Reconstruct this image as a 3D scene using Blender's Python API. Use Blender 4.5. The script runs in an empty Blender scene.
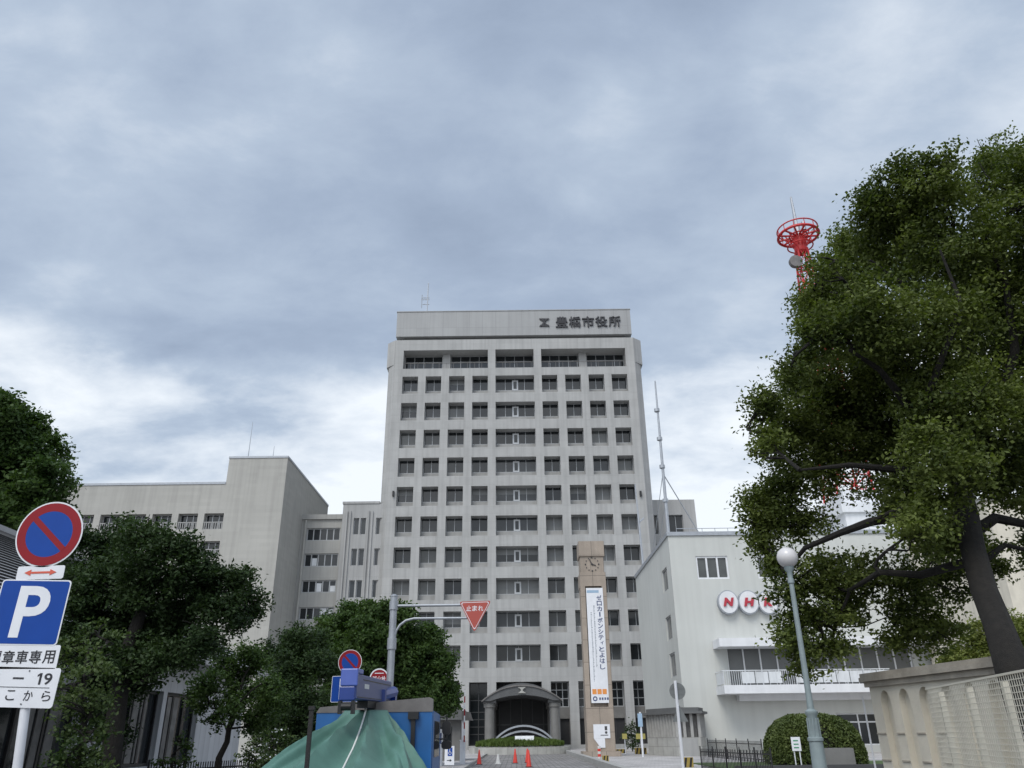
import bpy, math, random
import numpy as np
from mathutils import Vector, Matrix
R_ = math.radians
random.seed(7)
SC = bpy.context.scene
COL = SC.collection

# ------------------------------------------------------------------ camera, sky, sun, exposure
PITCH, ROLL, FPX = R_(24.2), R_(-0.69), 781.0
cd = bpy.data.cameras.new('camera'); cam = bpy.data.objects.new('camera', cd); COL.objects.link(cam)
cd.sensor_width = 36.0; cd.lens = FPX / 1024 * 36.0; cd.clip_start = 0.05; cd.clip_end = 3000
CM = Matrix.Rotation(math.pi/2 + PITCH, 3, 'X') @ Matrix.Rotation(ROLL, 3, 'Z')
cam.matrix_world = Matrix.Translation((0, 0, 1.6)) @ CM.to_4x4()
SC.camera = cam
CO = Vector((0, 0, 1.6)); CR, CU, CB = CM.col[0], CM.col[1], CM.col[2]
def ray(px, py): return CR*((px-512)/FPX) + CU*((384-py)/FPX) - CB
def at(px, py, Y): d = ray(px, py); return CO + d*(Y/d.y)
def atx(px, py, X): d = ray(px, py); return CO + d*(X/d.x)
def gr(px, py, z=0.0): d = ray(px, py); return CO + d*((z-1.6)/d.z)
def mpp(p): return -((Vector(p)-CO).dot(CB))/FPX      # metres per pixel at a point

SUN_EL, SUN_AZ = R_(52), R_(205)      # behind and slightly left of the viewer
W = bpy.data.worlds.new('World'); SC.world = W; W.use_nodes = True
def build_world():
    nt = W.node_tree; N = nt.nodes; L = nt.links; N.clear()
    out = N.new('ShaderNodeOutputWorld'); bg = N.new('ShaderNodeBackground'); L.new(bg.outputs[0], out.inputs[0])
    bg.inputs[1].default_value = 0.1
    sky = N.new('ShaderNodeTexSky'); sky.sky_type = 'NISHITA'; sky.sun_disc = False
    sky.sun_elevation = SUN_EL; sky.sun_rotation = SUN_AZ; sky.air_density = 1.2; sky.dust_density = 2.0
    tc = N.new('ShaderNodeTexCoord'); sep = N.new('ShaderNodeSeparateXYZ'); L.new(tc.outputs['Generated'], sep.inputs[0])
    def m(op, a, b=None, c=None, clamp=False):
        n = N.new('ShaderNodeMath'); n.operation = op; n.use_clamp = clamp
        for i, v in enumerate((a, b, c)):
            if v is None: continue
            if isinstance(v, (int, float)): n.inputs[i].default_value = v
            else: L.new(v, n.inputs[i])
        return n.outputs[0]
    def ramp(v, stops, interp='EASE'):
        n = N.new('ShaderNodeValToRGB'); L.new(v, n.inputs[0]); cr = n.color_ramp; cr.interpolation = interp
        cr.elements[0].position = stops[0][0]; cr.elements[1].position = stops[-1][0]
        for s in stops[1:-1]: cr.elements.new(s[0])
        for e, s in zip(cr.elements, stops):
            c = s[1]; e.color = (c, c, c, 1) if isinstance(c, (int, float)) else (*c, 1)
        return n.outputs[0]
    z = m('MAXIMUM', sep.outputs[2], 0.0)
    zd = m('ADD', z, 0.30)
    u = m('DIVIDE', sep.outputs[0], zd); v = m('DIVIDE', sep.outputs[1], zd)
    def noise(su, sv, scale, detail, rough, dist, off):
        cb = N.new('ShaderNodeCombineXYZ'); L.new(m('MULTIPLY', u, su), cb.inputs[0]); L.new(m('MULTIPLY', v, sv), cb.inputs[1]); cb.inputs[2].default_value = off
        n = N.new('ShaderNodeTexNoise'); n.inputs['Scale'].default_value = scale; n.inputs['Detail'].default_value = detail
        n.inputs['Roughness'].default_value = rough; n.inputs['Distortion'].default_value = dist
        L.new(cb.outputs[0], n.inputs['Vector']); return n.outputs[0]
    big = noise(1.0, 1.25, 2.0, 4, 0.5, 0.1, 3.1)
    fine = noise(1.0, 1.4, 4.6, 10, 0.6, 0.18, 8.4)
    mid = noise(0.8, 1.0, 0.9, 2, 0.5, 0.0, 1.7)
    f = m('ADD', m('MULTIPLY', big, 0.55), m('ADD', m('MULTIPLY', fine, 0.4), m('MULTIPLY', mid, 0.3)))
    # thinner, brighter cloud low over the skyline, broken by grey
    low = ramp(z, [(0.0, 0.13), (0.30, 0.16), (0.39, 0.14), (0.445, 0.02), (0.55, 0.0), (1.0, 0.0)])
    f = m('ADD', f, m('MULTIPLY', low, 1.0))
    lowk = ramp(z, [(0.0, 1.0), (0.39, 0.9), (0.46, 0.45), (1.0, 0.52)])
    for spx, spy, rad, amt in ((330, 40, 0.20, 0.085), (600, 110, 0.16, 0.085), (880, 45, 0.22, 0.085), (150, 160, 0.15, 0.05), (730, 290, 0.2, 0.02), (60, 20, 0.14, 0.05), (330, 330, 0.3, -0.075), (80, 320, 0.3, -0.055), (560, 270, 0.28, -0.03), (500, 200, 0.2, -0.02)):
        dn = N.new('ShaderNodeVectorMath'); dn.operation = 'DISTANCE'; L.new(tc.outputs['Generated'], dn.inputs[0]); dn.inputs[1].default_value = ray(spx, spy).normalized()
        f = m('ADD', f, m('MULTIPLY', ramp(m('DIVIDE', dn.outputs['Value'], rad), [(0.0, 1.0), (0.5, 0.5), (1.0, 0.0)]), amt*(2.1 if amt > 0 else 0.9)))
    f = m('ADD', m('MULTIPLY', m('SUBTRACT', f, 0.64), m('ADD', m('MULTIPLY', lowk, 1.85), 0.12)), 0.64)
    cloud = ramp(f, [(0.38, (2.3, 2.85, 3.8)), (0.55, (3.05, 3.7, 4.75)), (0.66, (3.8, 4.5, 5.5)), (0.80, (5.7, 6.25, 6.95)), (0.95, (7.4, 7.8, 8.2))], 'LINEAR')
    # overcast luminance: the zenith and the part of the sky round the hidden sun are brighter
    sun = Vector((math.sin(SUN_AZ)*math.cos(SUN_EL), math.cos(SUN_AZ)*math.cos(SUN_EL), math.sin(SUN_EL)))
    dp = N.new('ShaderNodeVectorMath'); dp.operation = 'DOT_PRODUCT'; L.new(tc.outputs['Generated'], dp.inputs[0]); dp.inputs[1].default_value = sun
    glow = ramp(dp.outputs['Value'], [(0.0, 1.0), (0.62, 1.0), (0.95, 2.3), (1.0, 2.5)])
    mx = N.new('ShaderNodeMix'); mx.data_type = 'RGBA'; mx.inputs[0].default_value = 0.9
    L.new(sky.outputs[0], mx.inputs[6]); 
    sc = N.new('ShaderNodeVectorMath'); sc.operation = 'MULTIPLY'; L.new(cloud, sc.inputs[0]); L.new(glow, sc.inputs[1])
    L.new(sc.outputs[0], mx.inputs[7]); L.new(mx.outputs[2], bg.inputs[0])
build_world()
sd = bpy.data.lights.new('sun', 'SUN'); sd.energy = 1.35; sd.angle = R_(25); sd.color = (1.0, 0.94, 0.84)
so = bpy.data.objects.new('sun', sd); COL.objects.link(so); so.location = (0, 0, 80)
so.rotation_euler = Vector((math.sin(SUN_AZ)*math.cos(SUN_EL), math.cos(SUN_AZ)*math.cos(SUN_EL), math.sin(SUN_EL))).to_track_quat('Z', 'Y').to_euler()
vs = SC.view_settings; vs.view_transform = 'Standard'; vs.look = 'None'; vs.exposure = 0.42; vs.gamma = 1.0; vs.use_curve_mapping = False

# ------------------------------------------------------------------ materials
def mat(name, col, rough=0.7, var=0.12, scale=1.5, bump=0.0, streak=0.0, metal=0.0, spec=None, joints=None, speckle=0.0):
    m = bpy.data.materials.new(name); m.use_nodes = True
    nt = m.node_tree; N = nt.nodes; L = nt.links; b = N['Principled BSDF']
    b.inputs['Roughness'].default_value = rough; b.inputs['Metallic'].default_value = metal
    if spec is not None: b.inputs['Specular IOR Level'].default_value = spec
    tc = N.new('ShaderNodeTexCoord'); co = tc.outputs['Object']
    n = N.new('ShaderNodeTexNoise'); n.inputs['Scale'].default_value = scale; n.inputs['Detail'].default_value = 6; n.inputs['Roughness'].default_value = 0.6
    L.new(co, n.inputs['Vector'])
    mr = N.new('ShaderNodeMapRange'); L.new(n.outputs[0], mr.inputs[0]); mr.inputs[1].default_value = 0.3; mr.inputs[2].default_value = 0.7
    mr.inputs[3].default_value = 1-var; mr.inputs[4].default_value = 1+var
    fac = mr.outputs[0]
    def mul(a, bb):
        q = N.new('ShaderNodeMath'); q.operation = 'MULTIPLY'; L.new(a, q.inputs[0]); L.new(bb, q.inputs[1]); return q.outputs[0]
    if streak:      # rain streaks running down a wall
        mp = N.new('ShaderNodeMapping'); mp.inputs['Scale'].default_value = (1.6, 1.6, 0.07); L.new(co, mp.inputs[0])
        s = N.new('ShaderNodeTexNoise'); s.inputs['Scale'].default_value = 1.4; s.inputs['Detail'].default_value = 5; L.new(mp.outputs[0], s.inputs['Vector'])
        r2 = N.new('ShaderNodeMapRange'); L.new(s.outputs[0], r2.inputs[0]); r2.inputs[1].default_value = 0.42; r2.inputs[2].default_value = 0.7
        r2.inputs[3].default_value = 1.0; r2.inputs[4].default_value = 1-streak
        fac = mul(fac, r2.outputs[0])
    if speckle:
        s = N.new('ShaderNodeTexNoise'); s.inputs['Scale'].default_value = 60; s.inputs['Detail'].default_value = 2; L.new(co, s.inputs['Vector'])
        r2 = N.new('ShaderNodeMapRange'); L.new(s.outputs[0], r2.inputs[0]); r2.inputs[1].default_value = 0.35; r2.inputs[2].default_value = 0.65
        r2.inputs[3].default_value = 1-speckle; r2.inputs[4].default_value = 1+speckle
        fac = mul(fac, r2.outputs[0])
    if joints:      # panel or tile joints: (width, height, mortar, darkness, offset)
        jw, jh, mo, dk, off = joints
        sp = N.new('ShaderNodeSeparateXYZ'); L.new(co, sp.inputs[0])
        ad = N.new('ShaderNodeMath'); ad.operation = 'ADD'; L.new(sp.outputs[0], ad.inputs[0]); L.new(sp.outputs[1], ad.inputs[1])
        cb = N.new('ShaderNodeCombineXYZ'); L.new(ad.outputs[0], cb.inputs[0]); L.new(sp.outputs[2], cb.inputs[1])
        bt = N.new('ShaderNodeTexBrick'); L.new(cb.outputs[0], bt.inputs['Vector']); bt.offset = off
        bt.inputs['Color1'].default_value = (1, 1, 1, 1); bt.inputs['Color2'].default_value = (0.93, 0.93, 0.93, 1); bt.inputs['Mortar'].default_value = (1-dk, 1-dk, 1-dk, 1)
        bt.inputs['Scale'].default_value = 1.0; bt.inputs['Mortar Size'].default_value = mo; bt.inputs['Mortar Smooth'].default_value = 0.3
        bt.inputs['Brick Width'].default_value = jw; bt.inputs['Row Height'].default_value = jh
        fac = mul(fac, bt.outputs['Color'])
    vm = N.new('ShaderNodeVectorMath'); vm.operation = 'SCALE'; vm.inputs[0].default_value = col[:3]; L.new(fac, vm.inputs['Scale'])
    L.new(vm.outputs[0], b.inputs['Base Color'])
    if bump:
        bp = N.new('ShaderNodeBump'); bp.inputs['Strength'].default_value = bump; bp.inputs['Distance'].default_value = 0.02
        n2 = N.new('ShaderNodeTexNoise'); n2.inputs['Scale'].default_value = scale*8; n2.inputs['Detail'].default_value = 4; L.new(co, n2.inputs['Vector'])
        L.new(n2.outputs[0], bp.inputs['Height']); L.new(bp.outputs[0], b.inputs['Normal'])
    return m
def leafmat(name, c0, c1, trans=0.25, rough=0.55):
    m = bpy.data.materials.new(name); m.use_nodes = True
    nt = m.node_tree; N = nt.nodes; L = nt.links; b = N['Principled BSDF']; out = N['Material Output']
    g = N.new('ShaderNodeNewGeometry'); tc = N.new('ShaderNodeTexCoord')
    n = N.new('ShaderNodeTexNoise'); n.inputs['Scale'].default_value = 0.9; n.inputs['Detail'].default_value = 3; L.new(tc.outputs['Object'], n.inputs['Vector'])
    a = N.new('ShaderNodeMath'); a.operation = 'MULTIPLY_ADD'; L.new(g.outputs['Random Per Island'], a.inputs[0]); a.inputs[1].default_value = 0.55
    q = N.new('ShaderNodeMath'); q.operation = 'MULTIPLY_ADD'; L.new(n.outputs[0], q.inputs[0]); q.inputs[1].default_value = 1.6; q.inputs[2].default_value = -0.58
    L.new(q.outputs[0], a.inputs[2])
    r = N.new('ShaderNodeValToRGB'); L.new(a.outputs[0], r.inputs[0])
    r.color_ramp.elements[0].color = (*c0, 1); r.color_ramp.elements[1].color = (*c1, 1)
    L.new(r.outputs[0], b.inputs['Base Color']); b.inputs['Roughness'].default_value = rough; b.inputs['Specular IOR Level'].default_value = 0.22
    t = N.new('ShaderNodeBsdfTranslucent'); mul = N.new('ShaderNodeVectorMath'); mul.operation = 'MULTIPLY'; mul.inputs[1].default_value = (1.2, 1.35, 0.5)
    L.new(r.outputs[0], mul.inputs[0]); L.new(mul.outputs[0], t.inputs['Color'])
    mx = N.new('ShaderNodeMixShader'); mx.inputs[0].default_value = trans; L.new(b.outputs[0], mx.inputs[1]); L.new(t.outputs[0], mx.inputs[2]); L.new(mx.outputs[0], out.inputs[0])
    return m
def glassmat(name, col, rough=0.08, var=0.35, scale=0.35):
    m = mat(name, col, rough, var, scale); m.node_tree.nodes['Principled BSDF'].inputs['IOR'].default_value = 1.5; return m
def brickpave(name, c1, c2, mortar, bw, bh, ms):
    m = bpy.data.materials.new(name); m.use_nodes = True
    nt = m.node_tree; N = nt.nodes; L = nt.links; b = N['Principled BSDF']; b.inputs['Roughness'].default_value = 0.85
    tc = N.new('ShaderNodeTexCoord'); bt = N.new('ShaderNodeTexBrick'); L.new(tc.outputs['Object'], bt.inputs['Vector'])
    bt.inputs['Color1'].default_value = (*c1, 1); bt.inputs['Color2'].default_value = (*c2, 1); bt.inputs['Mortar'].default_value = (*mortar, 1)
    bt.inputs['Scale'].default_value = 1; bt.inputs['Brick Width'].default_value = bw; bt.inputs['Row Height'].default_value = bh; bt.inputs['Mortar Size'].default_value = ms
    n = N.new('ShaderNodeTexNoise'); n.inputs['Scale'].default_value = 0.5; n.inputs['Detail'].default_value = 6; L.new(tc.outputs['Object'], n.inputs['Vector'])
    mr = N.new('ShaderNodeMapRange'); L.new(n.outputs[0], mr.inputs[0]); mr.inputs[1].default_value = 0.3; mr.inputs[2].default_value = 0.7; mr.inputs[3].default_value = 0.72; mr.inputs[4].default_value = 1.15
    vm = N.new('ShaderNodeVectorMath'); vm.operation = 'SCALE'; L.new(bt.outputs[0], vm.inputs[0]); L.new(mr.outputs[0], vm.inputs['Scale']); L.new(vm.outputs[0], b.inputs['Base Color'])
    return m

M = {}
M['concrete'] = mat('tower_concrete', (0.405, 0.404, 0.395), 0.85, 0.07, 0.35, 0.15, 0.16, joints=(1.645, 0.99, 0.012, 0.22, 0.0))
M['crown'] = mat('crown_panel', (0.355, 0.358, 0.358), 0.7, 0.05, 0.3, 0.0, 0.10, joints=(1.9, 4.6, 0.022, 0.3, 0.0))
M['parapet'] = mat('recess_panel', (0.34, 0.338, 0.33), 0.85, 0.10, 0.8, 0, 0.12)
M['hall'] = mat('hall_concrete', (0.41, 0.40, 0.37), 0.85, 0.05, 0.25, 0.1, 0.12, joints=(2.6, 0.45, 0.008, 0.06, 0.5))
M['link'] = mat('link_panel', (0.375, 0.37, 0.35), 0.8, 0.06, 0.4, 0, 0.12, joints=(1.3, 1.82, 0.014, 0.25, 0.0))
M['fin'] = mat('finned_panel', (0.38, 0.38, 0.375), 0.8, 0.06, 0.4, 0, 0.16, joints=(0.65, 20, 0.02, 0.2, 0.0))
M['render'] = mat('green_white_render', (0.54, 0.55, 0.525), 0.8, 0.05, 0.25, 0.05, 0.07)
M['white'] = mat('white_paint', (0.72, 0.73, 0.75), 0.5, 0.05, 1.2, 0, 0.08)
M['rail_white'] = mat('white_rail', (0.66, 0.68, 0.70), 0.5, 0.08, 1.2, 0, 0.15)
M['alu'] = mat('aluminium_frame', (0.42, 0.43, 0.44), 0.4, 0.06, 2, metal=0.3)
M['darkalu'] = mat('dark_frame', (0.05, 0.05, 0.052), 0.45, 0.1, 2)
M['glass'] = glassmat('window_glass', (0.018, 0.021, 0.024))
M['glass_b'] = glassmat('window_glass_pale', (0.034, 0.038, 0.042))  # paler tone, mixed in among the darker panes
M['glass_c'] = glassmat('window_glass_curtained', (0.085, 0.09, 0.09), 0.12)
M['blind'] = mat('roller_blind', (0.135, 0.14, 0.14), 0.35, 0.06, 1.2)
M['darkroom'] = mat('dark_interior', (0.02, 0.02, 0.022), 0.6, 0.2, 1)
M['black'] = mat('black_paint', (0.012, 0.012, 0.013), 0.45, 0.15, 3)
M['letter'] = mat('black_lettering', (0.02, 0.02, 0.025), 0.5, 0.05, 3)
M['granite'] = mat('brown_granite', (0.35, 0.29, 0.235), 0.5, 0.12, 0.8, 0.05, 0.16, speckle=0.14, joints=(1.02, 1.6, 0.022, 0.55, 0.0))
M['granite2'] = mat('grey_granite', (0.17, 0.167, 0.16), 0.55, 0.12, 1.2, 0.05, 0.1, speckle=0.15)
M['canopy'] = mat('canopy_metal', (0.095, 0.097, 0.10), 0.5, 0.12, 0.8, 0, 0.15)
M['stone'] = mat('pale_stone', (0.40, 0.395, 0.37), 0.8, 0.14, 1.5, 0.2, 0.1, joints=(0.9, 0.6, 0.02, 0.35, 0.5))
M['steel'] = mat('galvanised_steel', (0.36, 0.38, 0.41), 0.45, 0.1, 4, metal=0.35)
M['lamp'] = mat('lamp_green_grey', (0.22, 0.265, 0.27), 0.5, 0.14, 4, 0.1, 0.1)
M['globe'] = mat('globe_opal', (0.62, 0.60, 0.60), 0.25, 0.04, 3)
M['sign_white'] = mat('sign_white', (0.74, 0.75, 0.78), 0.4, 0.05, 4, 0, 0.06)
M['sign_blue'] = mat('sign_blue', (0.005, 0.055, 0.30), 0.5, 0.05, 5, spec=0.25)
M['sign_red'] = mat('sign_red', (0.25, 0.010, 0.016), 0.5, 0.06, 5, spec=0.25)
M['stop_red'] = mat('stop_red', (0.42, 0.075, 0.055), 0.45, 0.08, 5)
M['arrow_red'] = mat('arrow_red', (0.62, 0.10, 0.055), 0.45, 0.06, 5)
M['pole_white'] = mat('white_pole', (0.66, 0.67, 0.70), 0.45, 0.06, 5, 0, 0.1)
M['asphalt'] = mat('asphalt', (0.055, 0.056, 0.058), 0.9, 0.25, 0.4, 0.3, speckle=0.25)
M['pave'] = brickpave('driveway_brick', (0.33, 0.315, 0.305), (0.19, 0.18, 0.175), (0.08, 0.08, 0.08), 0.6, 0.3, 0.03)
M['slab'] = brickpave('pale_paving', (0.46, 0.44, 0.43), (0.39, 0.375, 0.365), (0.27, 0.26, 0.26), 0.6, 0.6, 0.02)
M['kerb'] = mat('kerb_stone', (0.34, 0.335, 0.32), 0.85, 0.12, 2, 0.2)
M['paint'] = mat('road_paint', (0.62, 0.62, 0.6), 0.7, 0.2, 6)
M['grass'] = mat('turf', (0.06, 0.10, 0.028), 0.9, 0.3, 3, 0.4)
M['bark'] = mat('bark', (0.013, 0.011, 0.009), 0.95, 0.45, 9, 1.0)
M['bark_pale'] = mat('pale_bark', (0.11, 0.09, 0.07), 0.95, 0.25, 5, 0.6)
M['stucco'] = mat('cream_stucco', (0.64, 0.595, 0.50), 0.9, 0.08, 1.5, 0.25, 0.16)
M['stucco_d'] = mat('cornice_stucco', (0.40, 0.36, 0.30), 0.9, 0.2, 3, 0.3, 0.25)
M['lattice'] = mat('cream_lattice', (0.62, 0.58, 0.48), 0.6, 0.08, 3)
M['truck_blue'] = mat('truck_blue', (0.012, 0.115, 0.34), 0.4, 0.14, 2, 0, 0.2)
M['crane_blue'] = mat('crane_blue', (0.022, 0.05, 0.22), 0.3, 0.1, 3)
M['crane_pale'] = mat('crane_end_blue', (0.085, 0.13, 0.42), 0.35, 0.1, 3)
M['crane_side'] = mat('crane_grey_blue', (0.026, 0.05, 0.19), 0.35, 0.12, 2)
M['edge_grey'] = mat('worn_grey_paint', (0.16, 0.15, 0.145), 0.6, 0.25, 3, 0.1, 0.2)
M['tarp'] = mat('green_tarpaulin', (0.080, 0.178, 0.143), 0.6, 0.16, 2.2, 0.15)
M['rope'] = mat('white_rope', (0.65, 0.65, 0.62), 0.8, 0.1, 20)
M['rubber'] = mat('tyre_rubber', (0.015, 0.015, 0.016), 0.85, 0.15, 6)
M['rustpost'] = mat('rusty_dark_steel', (0.014, 0.013, 0.013), 0.7, 0.35, 5, 0.3)
M['cone'] = mat('cone_red', (0.62, 0.045, 0.03), 0.45, 0.08, 6)
M['cone_w'] = mat('cone_white', (0.62, 0.62, 0.6), 0.5, 0.08, 6)
M['yellow'] = mat('hazard_yellow', (0.32, 0.23, 0.05), 0.5, 0.1, 5)
M['notice'] = mat('notice_yellow', (0.60, 0.52, 0.16), 0.5, 0.06, 5)
M['orange'] = mat('print_orange', (0.72, 0.27, 0.06), 0.5, 0.05, 5)
M['tower_red'] = mat('tower_red', (0.50, 0.022, 0.022), 0.5, 0.1, 3)
M['navy'] = mat('print_navy', (0.05, 0.07, 0.16), 0.5, 0.05, 5)
M['paleblue'] = mat('print_pale_blue', (0.30, 0.42, 0.55), 0.5, 0.05, 5)
M['nhk_red'] = mat('logo_red', (0.42, 0.03, 0.05), 0.4, 0.05, 5)
M['house'] = mat('white_board_wall', (0.50, 0.51, 0.53), 0.8, 0.06, 1, 0, 0.12, joints=(0.45, 8, 0.03, 0.18, 0.0))
M['curtain'] = mat('grey_curtain', (0.17, 0.165, 0.16), 0.7, 0.35, 2.5)
M['roof'] = mat('metal_roof', (0.30, 0.305, 0.315), 0.45, 0.1, 0.8, 0, 0.0)
M['roof_d'] = mat('roof_grey', (0.12, 0.122, 0.122), 0.6, 0.1, 0.8)
M['signgreen'] = mat('sign_green', (0.03, 0.25, 0.12), 0.5, 0.05, 5)
M['mirrorback'] = mat('sign_back_grey', (0.17, 0.18, 0.18), 0.45, 0.1, 4)
L_CAM = leafmat('camphor_leaf', (0.026, 0.044, 0.011), (0.170, 0.205, 0.054), 0.32)
L_YEL = leafmat('pale_leaf', (0.075, 0.10, 0.020), (0.20, 0.22, 0.06), 0.3)
L_DARK = leafmat('dark_leaf', (0.012, 0.026, 0.010), (0.056, 0.092, 0.032), 0.26)
L_MID = leafmat('mid_leaf', (0.020, 0.046, 0.012), (0.085, 0.135, 0.040), 0.3)
L_FRESH = leafmat('fresh_leaf', (0.026, 0.052, 0.016), (0.12, 0.16, 0.06), 0.3)
L_HEDGE = leafmat('hedge_leaf', (0.038, 0.062, 0.016), (0.125, 0.155, 0.046), 0.15)
L_GRASS = leafmat('grass_blade', (0.055, 0.09, 0.02), (0.13, 0.18, 0.05), 0.3)

# ------------------------------------------------------------------ mesh helpers
class Fr:
    """wall frame: u along, v up, w outward"""
    def __init__(s, o, u=(1, 0, 0), v=(0, 0, 1), w=(0, -1, 0)):
        s.o, s.u, s.v, s.w = Vector(o), Vector(u).normalized(), Vector(v).normalized(), Vector(w).normalized()
    def p(s, a, b, c=0.0): return s.o + s.u*a + s.v*b + s.w*c
WORLD = Fr((0, 0, 0), (1, 0, 0), (0, 0, 1), (0, -1, 0))
class MB:
    def __init__(s): s.v = []; s.f = []; s.mi = []; s.cm = 0
    def add(s, vs, fs):
        b = len(s.v); s.v += [tuple(x) for x in vs]
        for f in fs: s.f.append(tuple(b+i for i in f)); s.mi.append(s.cm)
    def quad(s, a, b, c, d): s.add((a, b, c, d), ((0, 1, 2, 3),))
    def fbox(s, F, u0, u1, v0, v1, w0, w1):
        P = [F.p(a, b, c) for c in (w0, w1) for b in (v0, v1) for a in (u0, u1)]
        s.add(P, ((0, 1, 3, 2), (4, 6, 7, 5), (0, 4, 5, 1), (2, 3, 7, 6), (0, 2, 6, 4), (1, 5, 7, 3)))
    def box(s, x0, x1, y0, y1, z0, z1):
        s.fbox(WORLD, x0, x1, z0, z1, -y1, -y0)
    def bar(s, a, b, wx, wy):
        a, b = Vector(a), Vector(b); d = (b-a).normalized(); q = d.to_track_quat('Z', 'Y').to_matrix()
        F = Fr(a, q.col[0], d, q.col[1]); s.fbox(F, -wx/2, wx/2, 0, (b-a).length, -wy/2, wy/2)
    def tube(s, pts, rad, n=8, cap=True):
        pts = [Vector(p) for p in pts]; k = len(pts)
        if isinstance(rad, (int, float)): rad = [rad]*k
        vs = []; prev = None
        for i, p in enumerate(pts):
            t = (pts[min(i+1, k-1)] - pts[max(i-1, 0)]).normalized()
            if prev is None:
                a = t.orthogonal().normalized()
            else:
                a = (prev - t*prev.dot(t)); a = a.normalized() if a.length > 1e-6 else t.orthogonal().normalized()
            prev = a; c = t.cross(a)
            for j in range(n):
                th = 2*math.pi*j/n; vs.append(p + (a*math.cos(th) + c*math.sin(th))*rad[i])
        fs = [(i*n+j, i*n+(j+1) % n, (i+1)*n+(j+1) % n, (i+1)*n+j) for i in range(k-1) for j in range(n)]
        if cap: fs += [tuple(range(n-1, -1, -1)), tuple((k-1)*n+j for j in range(n))]
        s.add(vs, fs)
    def lathe(s, base, prof, n=16, F=None):
        base = Vector(base); vs = []
        U, V, A = ((Vector((1, 0, 0)), Vector((0, 1, 0)), Vector((0, 0, 1))) if F is None else F)
        for r, h in prof:
            for j in range(n):
                th = 2*math.pi*j/n; vs.append(base + U*(r*math.cos(th)) + V*(r*math.sin(th)) + A*h)
        k = len(prof)
        fs = [(i*n+j, i*n+(j+1) % n, (i+1)*n+(j+1) % n, (i+1)*n+j) for i in range(k-1) for j in range(n)]
        fs += [tuple(range(n-1, -1, -1)), tuple((k-1)*n+j for j in range(n))]
        s.add(vs, fs)
    def ball(s, c, r, n=20, m=12):
        s.lathe(c, [(max(r*math.sin(math.pi*i/m), 1e-4), -r*math.cos(math.pi*i/m)) for i in range(m+1)], n)
    def prism(s, F, poly, w0, w1):
        n = len(poly); vs = [F.p(a, b, w0) for a, b in poly] + [F.p(a, b, w1) for a, b in poly]
        s.add(vs, [tuple(range(n-1, -1, -1)), tuple(range(n, 2*n))] + [(i, (i+1) % n, n+(i+1) % n, n+i) for i in range(n)])
    def disc(s, F, cx, cy, r, w0, w1, n=36, ry=None):
        ry = ry or r
        s.prism(F, [(cx+r*math.cos(2*math.pi*i/n), cy+ry*math.sin(2*math.pi*i/n)) for i in range(n)], w0, w1)
    def ring(s, F, cx, cy, r0, r1, w0, w1, n=36):
        for i in range(n):
            a, b = 2*math.pi*i/n, 2*math.pi*(i+1)/n
            q = [(cx+r0*math.cos(a), cy+r0*math.sin(a)), (cx+r1*math.cos(a), cy+r1*math.sin(a)), (cx+r1*math.cos(b), cy+r1*math.sin(b)), (cx+r0*math.cos(b), cy+r0*math.sin(b))]
            s.quad(*[F.p(x, y, w1) for x, y in q]); s.quad(*[F.p(q[k][0], q[k][1], w) for k, w in ((1, w0), (2, w0), (2, w1), (1, w1))])
            s.quad(*[F.p(q[k][0], q[k][1], w) for k, w in ((3, w0), (0, w0), (0, w1), (3, w1))])
    def rrect(s, F, u0, u1, v0, v1, r, w0, w1, k=5):
        poly = []
        for cx, cy, a0 in ((u1-r, v1-r, 0), (u0+r, v1-r, 90), (u0+r, v0+r, 180), (u1-r, v0+r, 270)):
            for i in range(k+1):
                a = R_(a0+90*i/k); poly.append((cx+r*math.cos(a), cy+r*math.sin(a)))
        s.prism(F, poly, w0, w1)
    def facade(s, F, u0, u1, v0, v1, ops, depth):
        """front sheet with real rectangular openings and reveals; ops = (a,b,c,d[,depth])"""
        us = sorted({u0, u1, *[o[0] for o in ops], *[o[1] for o in ops]}); vv = sorted({v0, v1, *[o[2] for o in ops], *[o[3] for o in ops]})
        for i in range(len(us)-1):
            for j in range(len(vv)-1):
                cu, cv = (us[i]+us[i+1])/2, (vv[j]+vv[j+1])/2
                if any(o[0] < cu < o[1] and o[2] < cv < o[3] for o in ops): continue
                s.quad(F.p(us[i], vv[j]), F.p(us[i+1], vv[j]), F.p(us[i+1], vv[j+1]), F.p(us[i], vv[j+1]))
        for o in ops:
            a, b, c, d = o[:4]; D = -(o[4] if len(o) > 4 else depth)
            s.quad(F.p(a, c), F.p(a, c, D), F.p(b, c, D), F.p(b, c)); s.quad(F.p(a, d), F.p(b, d), F.p(b, d, D), F.p(a, d, D))
            s.quad(F.p(a, c), F.p(a, d), F.p(a, d, D), F.p(a, c, D)); s.quad(F.p(b, c), F.p(b, c, D), F.p(b, d, D), F.p(b, d))
    def build(s, name, mats, parent=None, smooth=False, kind=None):
        me = bpy.data.meshes.new(name)
        off = root_loc(parent) if parent else Vector((0, 0, 0))
        if parent is None and s.v and kind is None:
            xs = np.array(s.v); lo, hi = xs.min(0), xs.max(0); off = Vector(((lo[0]+hi[0])/2, (lo[1]+hi[1])/2, lo[2]))
        me.from_pydata([(x-off[0], y-off[1], z-off[2]) for x, y, z in s.v], [], s.f)
        mats = mats if isinstance(mats, (list, tuple)) else [mats]
        for m in mats: me.materials.append(m)
        if len(mats) > 1: me.polygons.foreach_set('material_index', s.mi)
        if smooth:
            me.polygons.foreach_set('use_smooth', [True]*len(me.polygons)); me.set_sharp_from_angle(angle=R_(38))
        me.update()
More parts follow.
